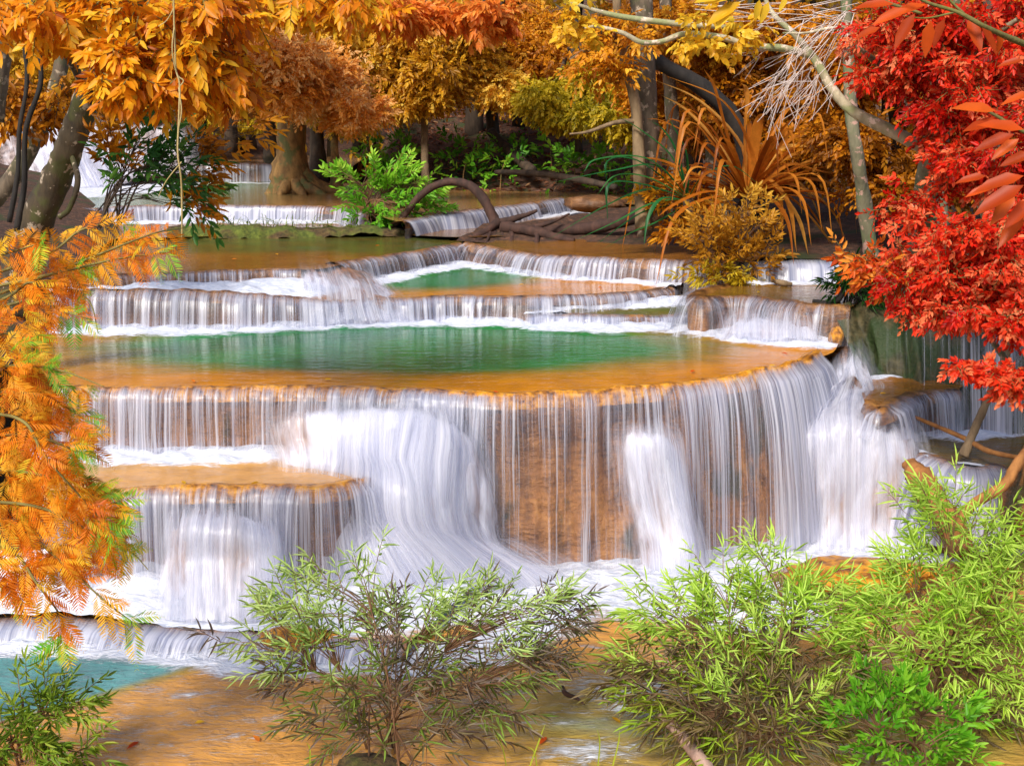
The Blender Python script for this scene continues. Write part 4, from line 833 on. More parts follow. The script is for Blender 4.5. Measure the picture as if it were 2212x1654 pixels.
# ---- shrubs -------------------------------------------------------------------
def shrub(name, label, base, blobs, n, mat, ll=.16, lw=.022, k=14, tl=.3, nprim=9, stem_r=.014, spread=.25, hcol=None, ang=(35, 75), flat=False, droop=.28, grav=.45, bark='stem_brown', upw=.35, shell=.4, cat='shrub', group=None, fold=.3, twr=.003):
    base = np.asarray(base, float); root = thing(name, label, cat, base, group)
    P, D, bi = blob_points(blobs, n, shell)
    lo, hi = P[:, 2].min(), P[:, 2].max()
    prim = P[rng.choice(len(P), nprim, replace=False)]; sm = MB(); curves = []
    for q in prim:
        b = base + rng.normal(size=3) * (spread * .5, spread * .4, 0.)
        c1 = b + (q - b) * .35 + np.array((0, 0, .18 * np.linalg.norm(q - b))); e = b + (q - b) * .92
        C = catmull(np.array([b - (0, 0, .08), c1, e]), 24); curves.append(C); sm.tube(C[::3], np.linspace(stem_r, stem_r * .35, 8), 6, n=20, bump=.1)
    D2 = np.zeros_like(P)
    for i, q in enumerate(P):
        d = [np.linalg.norm(C[10:] - q, axis=1).min() for C in curves]; C = curves[int(np.argmin(d))]
        j = 8 + int(np.argmin(np.linalg.norm(C[8:] - q, axis=1) + (C[8:, 2] > q[2] + .05) * .3)); s = C[max(6, j - 3)]
        m = (s + q) / 2 + np.array((0, 0, .08 * np.linalg.norm(q - s)))
        sm.tube(np.array([s, m, q]), np.array([stem_r * .4, stem_r * .2]), 4, n=7, closed=False); D2[i] = unit(q - s)
    DD = unit(D2 + D * .3 + np.array((0, 0, upw)) + rdir(len(P)) * .35)
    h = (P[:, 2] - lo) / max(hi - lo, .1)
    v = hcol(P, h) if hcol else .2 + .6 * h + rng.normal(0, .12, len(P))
    mb = MB(); tw = sm; twig_leaves(mb, P, DD, k, tl, ll, lw, np.clip(v, 0, 1), ang, flat, droop, grav, fold, .10, True, tw, twr)
    mb.build('leaves', M[mat], root); sm.build('stems', M[bark], root)
    return root
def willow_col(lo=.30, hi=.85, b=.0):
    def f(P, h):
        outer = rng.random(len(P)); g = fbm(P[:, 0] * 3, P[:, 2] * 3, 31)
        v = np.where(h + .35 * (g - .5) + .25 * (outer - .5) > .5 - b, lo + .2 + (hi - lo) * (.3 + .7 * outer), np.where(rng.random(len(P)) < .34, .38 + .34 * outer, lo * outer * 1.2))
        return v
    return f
cb = onz(815, 1640, 0)
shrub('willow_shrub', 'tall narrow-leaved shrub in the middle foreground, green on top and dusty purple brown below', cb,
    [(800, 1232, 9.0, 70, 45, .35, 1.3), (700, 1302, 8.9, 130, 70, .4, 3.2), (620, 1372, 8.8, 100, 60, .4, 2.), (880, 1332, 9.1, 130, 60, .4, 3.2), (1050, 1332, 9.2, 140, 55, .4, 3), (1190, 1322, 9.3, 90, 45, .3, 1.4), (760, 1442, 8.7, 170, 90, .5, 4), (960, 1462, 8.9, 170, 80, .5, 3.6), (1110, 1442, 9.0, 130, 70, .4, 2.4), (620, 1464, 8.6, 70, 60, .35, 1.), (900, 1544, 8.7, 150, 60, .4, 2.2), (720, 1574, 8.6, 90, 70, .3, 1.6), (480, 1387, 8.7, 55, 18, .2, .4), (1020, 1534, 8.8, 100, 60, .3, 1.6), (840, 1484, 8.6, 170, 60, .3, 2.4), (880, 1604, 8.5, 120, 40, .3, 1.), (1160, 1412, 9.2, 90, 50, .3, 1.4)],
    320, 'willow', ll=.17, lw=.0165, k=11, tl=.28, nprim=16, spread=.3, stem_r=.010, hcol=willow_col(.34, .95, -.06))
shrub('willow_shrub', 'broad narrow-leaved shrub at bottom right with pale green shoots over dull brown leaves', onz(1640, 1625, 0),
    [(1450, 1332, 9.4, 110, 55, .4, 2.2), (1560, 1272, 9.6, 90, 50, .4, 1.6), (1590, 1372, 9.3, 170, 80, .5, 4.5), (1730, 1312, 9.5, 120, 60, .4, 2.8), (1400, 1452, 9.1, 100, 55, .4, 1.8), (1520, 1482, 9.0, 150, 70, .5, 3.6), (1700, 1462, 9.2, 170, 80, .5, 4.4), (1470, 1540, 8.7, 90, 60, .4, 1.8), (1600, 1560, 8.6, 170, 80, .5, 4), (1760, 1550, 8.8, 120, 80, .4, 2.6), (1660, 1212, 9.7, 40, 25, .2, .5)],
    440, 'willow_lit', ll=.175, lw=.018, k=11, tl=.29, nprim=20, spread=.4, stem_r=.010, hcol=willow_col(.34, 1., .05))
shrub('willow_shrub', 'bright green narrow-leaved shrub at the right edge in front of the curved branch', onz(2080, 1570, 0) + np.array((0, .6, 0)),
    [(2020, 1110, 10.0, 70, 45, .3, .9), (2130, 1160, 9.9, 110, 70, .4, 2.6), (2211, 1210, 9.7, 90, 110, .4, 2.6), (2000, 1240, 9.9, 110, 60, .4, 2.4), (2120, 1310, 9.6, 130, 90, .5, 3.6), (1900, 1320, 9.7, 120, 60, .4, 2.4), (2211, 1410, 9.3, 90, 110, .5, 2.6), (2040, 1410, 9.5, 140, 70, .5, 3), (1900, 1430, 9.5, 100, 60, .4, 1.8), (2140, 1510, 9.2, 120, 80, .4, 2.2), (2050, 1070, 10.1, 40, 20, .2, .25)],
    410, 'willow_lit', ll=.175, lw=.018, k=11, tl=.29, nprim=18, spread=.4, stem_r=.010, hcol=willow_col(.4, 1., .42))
shrub('green_shrub', 'glossy emerald low shrub with tiny orange buds at bottom right', onz(1960, 1640, 0),
    [(1940, 1500, 8.7, 130, 50, .3, 2), (2040, 1560, 8.6, 100, 50, .3, 1.6), (1880, 1570, 8.5, 90, 50, .3, 1.5), (1990, 1620, 8.4, 120, 40, .3, 1.5)], 120, 'green', ll=.11, lw=.034, k=9, tl=.16, nprim=9, spread=.25, hcol=lambda P, h: .38 + .42 * rng.random(len(P)), grav=.1, droop=.1)
shrub('willow_shrub', 'small leafy shrub in the bottom left corner against teal water', onz(20, 1640, 0),
    [(70, 1560, 8.3, 90, 40, .3, 2), (30, 1620, 8.1, 110, 50, .3, 2.4), (150, 1520, 8.5, 60, 28, .2, 1), (170, 1640, 8.2, 60, 20, .2, .8), (60, 1478, 8.4, 50, 14, .2, .5)], 100, 'green_dull', ll=.13, lw=.024, k=10, tl=.22, nprim=8, spread=.3, hcol=lambda P, h: .25 + .6 * rng.random(len(P)))
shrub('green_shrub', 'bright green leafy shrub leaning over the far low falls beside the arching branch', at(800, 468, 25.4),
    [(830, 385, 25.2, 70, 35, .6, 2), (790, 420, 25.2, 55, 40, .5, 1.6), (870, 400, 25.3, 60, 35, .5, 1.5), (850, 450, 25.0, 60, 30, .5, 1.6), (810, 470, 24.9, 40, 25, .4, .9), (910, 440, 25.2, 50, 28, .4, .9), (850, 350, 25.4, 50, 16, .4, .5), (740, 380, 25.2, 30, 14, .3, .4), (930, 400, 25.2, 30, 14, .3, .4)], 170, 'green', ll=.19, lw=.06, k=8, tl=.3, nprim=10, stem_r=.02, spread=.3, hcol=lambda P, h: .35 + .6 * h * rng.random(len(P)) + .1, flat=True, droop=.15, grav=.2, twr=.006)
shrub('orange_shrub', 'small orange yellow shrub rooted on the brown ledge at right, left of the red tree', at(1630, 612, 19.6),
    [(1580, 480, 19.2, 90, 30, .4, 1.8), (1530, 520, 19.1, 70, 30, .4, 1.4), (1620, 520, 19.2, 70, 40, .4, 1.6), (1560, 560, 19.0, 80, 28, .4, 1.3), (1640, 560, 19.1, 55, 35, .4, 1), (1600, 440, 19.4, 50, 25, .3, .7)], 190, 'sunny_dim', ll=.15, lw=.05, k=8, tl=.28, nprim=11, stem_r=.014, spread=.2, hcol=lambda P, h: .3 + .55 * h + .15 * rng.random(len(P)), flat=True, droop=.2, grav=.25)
shrub('green_shrub', 'yellow green tuft at the foot of the small orange shrub', at(1560, 622, 19.0),
    [(1520, 600, 18.8, 50, 16, .3, 1), (1570, 595, 18.8, 40, 16, .3, 1), (1600, 612, 18.8, 30, 12, .2, .6)], 60, 'olive', ll=.15, lw=.04, k=7, tl=.2, nprim=6, stem_r=.01, hcol=lambda P, h: .6 + .35 * rng.random(len(P)), flat=True)
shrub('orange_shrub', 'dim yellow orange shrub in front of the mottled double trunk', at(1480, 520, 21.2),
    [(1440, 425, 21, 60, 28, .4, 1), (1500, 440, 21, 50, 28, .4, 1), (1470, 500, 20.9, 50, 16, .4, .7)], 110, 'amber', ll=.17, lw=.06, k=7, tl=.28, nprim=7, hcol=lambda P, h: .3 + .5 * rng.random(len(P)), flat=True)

# grass: mossy strip tufts, blades in the foreground
gr = MB()
for k in range(170):
    px = 430 + 360 * (.5 + .5 * math.sin(k * 1.7)) * rng.random() ** .3; b = at(px, rng.uniform(490, 500), 24.2); h = rng.uniform(.06, .3); a_ = rng.normal(0, .2)
    gr.strap(np.array([b, b + (a_ * .4, -.02, h * .7), b + (a_, -.1, h)]), .012, 5, a=rng.random())
gr.build('grass', M['grass'], None, kind='stuff')
for px, tx, ty in [(1095, 1058, 1575), (1140, 1178, 1560), (1160, 1135, 1610), (1290, 1288, 1570), (1320, 1338, 1575), (668, 660, 1600)]:
    b = onz(px, 1665, 0); t = at(tx, ty, b[1] + .05); mb = MB(); mb.strap(np.array([b, (b + t) / 2 + (.02, 0, .06), t]), .006, 8, a=.9)
    tag(mb.build('grass_blade', M['grass']), 'single yellow green grass blade rising from the foreground water', 'grass blade', 'grass blades in the foreground water')

# ---- strap-leaved pandanus ----------------------------------------------------
pd = thing('pandanus', 'orange strap-leaved pandanus arching beside the mottled double trunk', 'plant', at(1610, 480, 21.))
c0 = at(1612, 425, 21.)
mb = MB(); mb.tube(path((1600, 545, 21), (1606, 480, 21), (1612, 425, 21)), np.array([.2, .17, .12]), 9, bump=.3); mb.build('trunk', M['bark_dark'], pd)
st = MB()
arcs = [[(1612, 420), (1620, 330), (1560, 220), (1440, 165)], [(1605, 420), (1600, 320), (1510, 220), (1405, 170)], [(1600, 430), (1560, 330), (1480, 240), (1425, 205)], [(1615, 420), (1625, 330), (1640, 260), (1650, 245)], [(1612, 420), (1605, 300), (1610, 200), (1600, 180)], [(1612, 420), (1570, 300), (1540, 190), (1520, 150)], [(1620, 420), (1650, 390), (1700, 440), (1720, 545)], [(1620, 425), (1690, 380), (1745, 420), (1780, 500)], [(1625, 425), (1700, 400), (1790, 450), (1838, 552)], [(1630, 420), (1700, 410), (1760, 470), (1800, 545)], [(1640, 400), (1720, 440), (1790, 520), (1835, 555)], [(1625, 415), (1660, 300), (1690, 270), (1700, 330)], [(1620, 420), (1640, 380), (1680, 420), (1690, 520)], [(1622, 420), (1660, 400), (1720, 470), (1745, 550)], [(1600, 430), (1520, 390), (1430, 350), (1380, 340)], [(1600, 430), (1500, 410), (1420, 390), (1360, 380)], [(1600, 430), (1540, 400), (1460, 385), (1390, 400)], [(1625, 420), (1700, 360), (1760, 370), (1850, 385)], [(1630, 420), (1720, 390), (1800, 400), (1870, 430)], [(1625, 410), (1680, 330), (1740, 320), (1790, 350)]]
for i, a_ in enumerate(arcs):
    dy = rng.uniform(-.7, .5); st.strap(np.array([at(x, y, 21. + dy * q / 3) for q, (x, y) in enumerate(a_)]), .095, 16, a=rng.uniform(.45, 1.))
for k in range(70):
    az = rng.uniform(0, 2 * math.pi); el = rng.uniform(.0, 1.1); L = rng.uniform(1.4, 2.9); d = np.array((math.cos(az) * math.cos(el), math.sin(az) * math.cos(el), math.sin(el)))
    st.strap(np.array([c0, c0 + d * L * .45, c0 + d * L * .8 - (0, 0, .12 * L), c0 + d * L * (.95) - (0, 0, L * rng.uniform(.2, .75))]), .045, 14, a=rng.uniform(.0, .8))
st.build('leaves', M['pandan'], pd)
pg = thing('pandanus', 'green strap-leaved pandanus bending over the root stump in front of the double trunk', 'plant', at(1480, 450, 20.6))
mb = MB(); mb.tube(path((1500, 530, 20.8), (1495, 480, 20.7), (1485, 430, 20.6)), np.array([.14, .12, .09]), 8, bump=.3); mb.build('trunk', M['bark_dark'], pg)
st = MB()
for a_ in [[(1485, 430), (1420, 360), (1320, 370), (1190, 395)], [(1485, 430), (1400, 410), (1300, 450), (1180, 520)], [(1485, 430), (1410, 440), (1330, 480), (1240, 520)], [(1485, 440), (1400, 455), (1340, 490), (1280, 535)], [(1485, 440), (1420, 480), (1360, 505), (1300, 540)], [(1485, 430), (1400, 385), (1330, 380), (1290, 420)], [(1485, 430), (1450, 340), (1380, 280), (1330, 250)], [(1485, 430), (1460, 330), (1430, 280), (1405, 262)], [(1485, 425), (1480, 330), (1450, 270), (1440, 250)], [(1485, 430), (1390, 400), (1315, 400), (1312, 480)], [(1485, 430), (1380, 350), (1310, 352), (1318, 440)], [(1485, 435), (1430, 430), (1400, 470), (1390, 530)], [(1485, 430), (1520, 380), (1580, 360), (1640, 400)], [(1485, 425), (1400, 345), (1290, 345), (1260, 372)]]:
    dy = rng.uniform(-.5, .3); st.strap(np.array([at(x, y, 20.6 + dy * q / 3) for q, (x, y) in enumerate(a_)]), .04, 18, a=rng.uniform(.2, .9))
st.build('leaves', M['pandan_green'], pg)

# ---- mottled double trunk, black leaning trunk --------------------------------
forest_tree('thick mottled grey brown trunk rising out of the dark bank at right of centre', [(1412, 505, 21.4), (1405, 430, 21.4), (1398, 300, 21.4), (1392, 150, 21.4), (1385, 0, 21.4), (1380, -160, 21.4)], [.3, .23, .2, .19, .18, .17], [], 0, 'amber', 'bark_mottled', name='mottled_tree')
forest_tree('slimmer pale brown trunk leaning against the thick mottled one', [(1390, 495, 20.9), (1382, 400, 20.9), (1375, 250, 20.9), (1355, 150, 20.9), (1335, 60, 20.9), (1330, -100, 20.9)], [.15, .11, .10, .09, .08, .07], [(1300, 130, 20.6, 60, 40, .6), (1340, 60, 20.6, 60, 40, .6)], 90, 'amber', 'bark_pale', name='mottled_tree',
            branches=[([(1376, 262, 20.9), (1330, 265, 20.7), (1270, 285, 20.5), (1230, 290, 20.4)], [.05, .015]), ([(1370, 200, 20.9), (1330, 140, 20.7), (1270, 110, 20.5), (1230, 130, 20.5)], [.05, .015])])
forest_tree('black burnt-looking trunk leaning across behind the mottled trunk', [(1640, 480, 22.6), (1600, 290, 22.4), (1530, 200, 22.3), (1430, 140, 22.2), (1340, 85, 22.1), (1270, 60, 22), (1210, 40, 22)], [.19, .17, .15, .14, .11, .07, .04], [], 0, 'amber', 'bark_black', name='leaning_tree')
forest_tree('thin dark trunk between the double trunk and the orange pandanus', [(1460, 480, 23.5), (1455, 300, 23.5), (1440, 100, 23.5), (1435, -100, 23.6)], [.16, .14, .12, .1], [(1450, 60, 23, 80, 60, .8)], 120, 'amber', 'bark_mottled')
forest_tree('mottled grey trunk behind the orange pandanus', [(1560, 500, 24), (1545, 350, 24), (1530, 150, 24), (1520, -60, 24.2)], [.2, .18, .16, .14], [(1560, 90, 23.6, 90, 60, .8)], 150, 'amber', 'bark_mottled')

# ---- white limb reaching in from the right -------------------------------------
wl = thing('pale_limbed_tree', 'pale lichen-spotted limb curving in from the right with bare white twigs', 'tree', at(2170, 660, 15.8))
stems_mesh([([(2170, 670, 15.8), (2165, 560, 15.3), (2120, 430, 14.6), (2060, 360, 14.2), (1985, 315, 14), (1900, 272, 14), (1838, 238, 14.1), (1795, 190, 14.2), (1760, 130, 14.3), (1715, 75, 14.4), (1665, 25, 14.6), (1640, -40, 14.8)], [.13, .10, .085, .078, .074, .07, .062, .055, .048, .036, .028, .016])], 'trunk', M['bark_white'], wl, 10, .1)
stems_mesh([([(1752, 120, 14.3), (1690, 105, 14.2), (1620, 100, 14.1), (1560, 82, 14), (1480, 74, 13.9), (1430, 90, 13.9), (1385, 92, 13.8), (1345, 72, 13.8), (1290, 58, 13.8), (1262, 62, 13.8)], [.045, .042, .04, .035, .033, .03, .03, .026, .02, .01]),
            ([(1600, 60, 14.4), (1500, 55, 14.4), (1400, 45, 14.4), (1310, 30, 14.4), (1230, 5, 14.4)], [.02, .035, .035, .03, .015]), ([(1840, 60, 14.2), (1790, 62, 14.2), (1740, 72, 14.2), (1690, 72, 14.2)], [.02, .02, .015, .01])], 'branch', M['bark_white'], wl, 7, .12)
tw = MB()
for k in range(28):
    s = at(rng.uniform(1690, 1850), rng.uniform(20, 90), 14.2 + rng.normal(0, .15)); L = rng.uniform(.5, 1.25); an = math.radians(rng.uniform(205, 255))
    d = np.array((math.cos(an), rng.normal(0, .25), math.sin(an))); e = s + d * L
    tw.tube(np.array([s, s + d * L * .5 + (0, 0, .03), e]), np.array([.0055, .004, .0025]), 4, n=6, closed=False)
    for q in range(3):
        b = s + d * L * rng.uniform(.4, .95); a2 = an + rng.normal(0, .5); tw.tube(np.array([b, b + np.array((math.cos(a2), rng.normal(0, .2), math.sin(a2))) * L * .35]), np.array([.0045, .003]), 4, n=4, closed=False)
for k in range(24):
    s = at(rng.uniform(1500, 1760), rng.uniform(10, 60), 14.3); d = np.array((rng.uniform(.6, 1), rng.normal(0, .2), rng.uniform(-.3, .3))); tw.tube(np.array([s, s + d * rng.uniform(.4, 1.)]), np.array([.006, .003]), 4, n=4, closed=False)
tw.build('twigs', M['bark_twig'], wl)
crown(wl, [(1240, 25, 13.8, 50, 30, .3, 1), (1215, 60, 13.8, 32, 14, .2, .6), (1270, 75, 13.8, 35, 16, .2, .5), (1520, 40, 14, 35, 25, .3, .5), (1560, 90, 13.9, 60, 20, .3, .8), (1490, 95, 13.9, 45, 15, .3, .5), (1630, 60, 14.1, 50, 30, .3, .6)], 110, 5, .12, .11, .07, 'yellow', 'leaves', val=(.3, 1.), twigs=False, shell=.2)

# ---- red tree -------------------------------------------------------------------
rt = thing('red_tree', 'dense vivid red tree filling the upper right', 'tree', at(1990, 640, 16.6))
for pts, r in [([(1992, 655, 16.6), (1990, 540, 16), (2000, 420, 15.2), (2030, 250, 14.6), (2050, 60, 14.2), (2060, -150, 14)], [.2, .18, .16, .14, .12, .08])]:
    mb = MB(); mb.tube(path(*pts), np.array(r), 10, bump=.2); mb.build('trunk', M['bark_greygreen'], rt)
for pts, r in [([(1998, 440, 15.3), (2060, 350, 14), (2150, 300, 13)], [.09, .03]), ([(1998, 520, 15.9), (2050, 560, 14.5), (2080, 640, 13)], [.08, .02]), ([(2020, 300, 14.8), (1940, 180, 14), (1850, 100, 13.5)], [.08, .02]), ([(2040, 200, 14.5), (2120, 100, 13), (2200, 40, 12.5)], [.08, .02]), ([(1995, 560, 16), (1960, 590, 14.5), (1920, 620, 13)], [.05, .015]), ([(2050, 560, 14.5), (2120, 700, 13), (2211, 840, 11.8), (2130, 800, 11.5)], [.06, .04, .03, .01])]:
    mb = MB(); mb.tube(path(*pts), np.array(r), 7, bump=.15); mb.build('branch', M['bark_greygreen'], rt)
crown(rt, [(1970, 50, 13.5, 110, 70, .9, 2.4), (2100, 60, 13.2, 130, 110, 1, 3), (2211, 120, 12.8, 90, 140, .9, 2.4), (1935, 145, 13.4, 75, 60, .7, 1.6), (2060, 200, 13.2, 110, 90, .9, 2.6), (2150, 290, 12.8, 110, 110, .9, 2.8), (2085, 370, 12.9, 80, 60, .8, 1.3), (2211, 440, 12.4, 90, 120, .8, 2.2), (1945, 410, 13.2, 60, 60, .5, .35), (2010, 480, 12.8, 100, 50, .7, .7), (2130, 540, 12.4, 130, 80, .8, 2.2), (1960, 570, 12.8, 80, 40, .5, 1.), (2040, 610, 12.5, 120, 60, .6, 1.9), (2170, 640, 12.2, 80, 50, .6, 1.2), (1990, 670, 12.4, 60, 30, .4, .7), (2060, 690, 12.3, 50, 35, .4, .6), (1900, 640, 12.7, 40, 30, .3, .35), (2211, 680, 12, 60, 50, .4, 1.2), (2130, 670, 12.1, 70, 40, .4, 1.), (2225, 560, 12.2, 70, 90, .6, 1.8)],
      5600, 8, .17, .082, .038, 'red', cull=lambda x, y: y < np.interp(x, [1800, 1890, 1950, 2000, 2050, 2100, 2150, 2211, 2300], [500, 625, 665, 700, 695, 680, 690, 725, 740]), val=(.1, 1.), clump=.36, down=.3, droop=.15, grav=.15, shell=.45, tmat='stem_olive')
crown(rt, [(2100, 793, 11.6, 50, 10, .2, 1), (2160, 812, 11.5, 60, 22, .25, 1.6), (2205, 830, 11.5, 50, 36, .25, 1.4)], 190, 7, .12, .085, .04, 'red', val=(.4, .9), down=.15, grav=.15, tmat='stem_olive')
crown(rt, [(1885, 565, 12.9, 35, 20, .3, 1), (1840, 550, 13., 20, 14, .2, .3), (1900, 600, 12.9, 30, 20, .3, .6)], 45, 7, .26, .13, .05, 'orange_red', val=(.5, 1.), tmat='stem_olive')
for lab, pts, r, bk in [('grey green trunk with pink lichen rising left of the red leaves', [(1895, 600, 17.4), (1880, 540, 17.3), (1865, 430, 17.2), (1850, 330, 17), (1838, 240, 17), (1830, 60, 17), (1820, -100, 17)], [.13, .115, .10, .09, .085, .08, .07], 'bark_greygreen'),
                        ('thin grey trunk half hidden under the red leaves', [(2050, 655, 16.8), (2040, 540, 16.8), (2030, 420, 16.8), (2020, 250, 16.8), (2010, 0, 16.8)], [.1, .09, .08, .07, .06], 'bark_greygreen'),
                        ('dark trunk at the right edge behind the red leaves', [(2190, 655, 16.4), (2180, 500, 16.4), (2160, 300, 16.4), (2140, 0, 16.5)], [.14, .12, .11, .1], 'bark_dark')]:
    forest_tree(lab, pts, r, [], 0, 'amber', bk, name='slender_tree')
# near branch with big orange red leaves
nb = thing('near_branch', 'close mossy branch with large orange red leaves in the top right corner', 'branch', at(2330, 130, 5.6))
stems_mesh([([(2340, 140, 5.6), (2211, 95, 5.5), (2130, 60, 5.4), (2070, 28, 5.4), (2000, 5, 5.4), (1940, -30, 5.4)], [.016, .014, .011, .009, .007, .004]), ([(2080, 30, 5.4), (2050, 0, 5.4), (2030, -30, 5.4)], [.006, .004]), ([(2060, 28, 5.4), (2000, 40, 5.4), (1950, 35, 5.35)], [.005, .002]), ([(2340, 340, 5.6), (2211, 285, 5.5), (2150, 250, 5.5), (2110, 230, 5.5)], [.012, .009, .007, .003]), ([(1990, 30, 8), (1900, 0, 8), (1830, -40, 8)], [.01, .01])], 'branch', M['bark_moss'], nb, 7, .15)
lf = MB()
for px, py, an, L in [(1960, 20, 200, .16), (1975, 30, 240, .17), (2010, 45, 265, .16), (2040, 40, 250, .14), (2000, 10, 195, .2), (2090, 40, 290, .17), (2120, 60, 310, .15), (1900, 60, 200, .13), (1930, 10, 180, .17), (2160, 60, 275, .12),
                      (2150, 240, 172, .2), (2160, 262, 190, .18), (2190, 290, 200, .2), (2211, 280, 170, .2), (2200, 300, 215, .16), (2230, 330, 200, .16), (2130, 380, 190, .14), (2211, 380, 195, .22), (2211, 400, 210, .24), (2190, 410, 235, .2), (2230, 430, 220, .2), (2150, 400, 200, .14), (2211, 130, 190, .12), (2230, 200, 200, .14), (2211, 460, 230, .2)]:
    a_ = math.radians(an); p = at(px, py, 5.4 + rng.normal(0, .15)); lf.leaves([p], np.array([(math.cos(a_), rng.normal(0, .25), math.sin(a_))]), np.array([(rng.normal(0, .3), -.7, .8)]), [L], [L * .36], [rng.uniform(.1, .6)], .25, .12)
lf.build('leaves', M['orange_red'], nb)
ny = thing('near_branch', 'close twig with a few large yellow leaves at the top edge right of centre', 'branch', at(1600, -60, 6.))
stems_mesh([([(1640, -80, 6), (1590, -20, 6), (1570, 10, 6)], [.008, .003]), ([(1640, -80, 6), (1680, -20, 6)], [.006, .003])], 'branch', M['bark_moss'], ny, 6, .1)
lf = MB()
for px, py, an, L in [(1600, 5, 210, .2), (1590, -10, 190, .17), (1580, 25, 225, .12), (1640, 0, 262, .10), (1660, 5, 250, .11), (1700, -5, 240, .08), (1560, -5, 185, .14)]:
    a_ = math.radians(an); p = at(px, py, 6.); lf.leaves([p], np.array([(math.cos(a_), .1, math.sin(a_))]), np.array([(0, -.7, .7)]), [L], [L * .4], [rng.uniform(.5, 1)], .2, .12)
lf.build('leaves', M['yellow'], ny)

# ---- left: leaning mossy trunk with big orange leaves ----------------------------
lt = thing('leaning_tree', 'mossy dark trunk leaning right at upper left under big orange leaves', 'tree', at(40, 640, 14.2))
for pts, r in [([(28, 680, 14.2), (50, 560, 14.2), (75, 490, 14.1), (120, 390, 14), (150, 320, 13.9), (175, 250, 13.8), (205, 160, 13.6), (260, 60, 13.4), (310, -40, 13.2), (340, -150, 13)], [.24, .21, .19, .165, .155, .145, .13, .12, .11, .1])]:
    mb = MB(); mb.tube(path(*pts), np.array(r), 14, n=80, bump=.16); mb.build('trunk', M['bark_mossy'], lt)
for pts, r in [([(240, 95, 13.4), (330, 60, 12.2), (430, 60, 11.6), (520, 90, 11.4)], [.07, .02]), ([(200, 170, 13.6), (260, 170, 12.4), (340, 190, 11.4), (420, 220, 11)], [.06, .015]), ([(190, 200, 13.7), (150, 130, 12.6), (90, 70, 11.6)], [.06, .015]), ([(150, 320, 13.9), (168, 390, 13.6), (150, 450, 13.6), (128, 470, 13.6)], [.03, .035, .03, .035])]:
    mb = MB(); mb.tube(path(*pts), np.array(r), 7, bump=.15); mb.build('branch', M['bark_mossy'], lt)
crown(lt, [(60, 30, 11.2, 110, 30, .6, 1.5), (220, 15, 11, 150, 40, .7, 2.4), (400, 25, 11, 150, 45, .7, 2.4), (330, 105, 10.8, 120, 35, .6, 1.8), (430, 150, 10.9, 70, 35, .6, 1.3), (262, 180, 10.6, 55, 32, .5, 1.4), (480, 80, 11.3, 60, 45, .6, .9), (140, 55, 11.2, 60, 25, .6, .6), (560, -5, 11.6, 130, 18, .6, 1.2), (720, -12, 12, 90, 12, .5, .6), (500, 195, 11.4, 50, 20, .5, .35), (350, 185, 10.8, 50, 26, .5, .6), (400, 95, 10.9, 60, 30, .5, .8)],
      760, 8, .22, .155, .057, 'orange', cull=lambda x, y: y < np.interp(x, [-50, 60, 120, 190, 215, 250, 320, 400, 440, 500, 560, 600, 700, 850], [80, 110, 90, 90, 160, 225, 225, 215, 195, 205, 215, 110, 45, 25]), val=(.1, 1.), down=.35, droop=.12, grav=.3, ang=(50, 70), shell=.35, fold=.2, tmat='stem_olive', twr=.005)
st2 = thing('slender_tree', 'brown slanting trunk left of the mossy leaning trunk, in front of the far waterfall', 'tree', at(-20, 420, 17))
stems_mesh([([(-60, 470, 17), (0, 420, 17), (55, 340, 17), (90, 270, 17), (120, 190, 17), (140, 90, 17), (150, -60, 17)], [.13, .125, .12, .11, .10, .09, .08])], 'trunk', M['bark_mottled'], st2, 10, .15)
stems_mesh([([(105, 245, 17), (150, 262, 16.8), (180, 262, 16.6)], [.05, .02]), ([(90, 265, 17), (40, 250, 16.7), (-30, 240, 16.5)], [.05, .03])], 'branch', M['bark_dark'], st2, 7, .15)
crown(st2, [(60, 200, 16, 110, 35, .5), (30, 250, 16, 60, 25, .4), (140, 240, 16, 50, 20, .3)], 150, 6, .3, .16, .07, 'amber', val=(0, .7), tmat='bark_dark')
for lab, pts, r in [('thin black sapling at the left edge nearest the frame', [(20, 480, 13), (38, 380, 13), (42, 280, 13), (58, 180, 13), (52, 80, 13), (58, -60, 13)], [.03, .025, .025, .022, .02, .02]), ('second thin black sapling beside the brown slanting trunk', [(36, 500, 13.4), (52, 400, 13.4), (56, 280, 13.4), (88, 180, 13.4), (84, 90, 13.4), (92, -60, 13.4)], [.035, .03, .028, .026, .022, .02])]:
    forest_tree(lab, pts, r, [], 0, 'amber', 'bark_black', name='sapling')
forest_tree('grey lichened trunk in the extreme top left corner', [(-20, 260, 15), (0, 120, 15), (8, -60, 15)], [.14, .13, .12], [], 0, 'amber', 'bark_mottled', name='slender_tree')
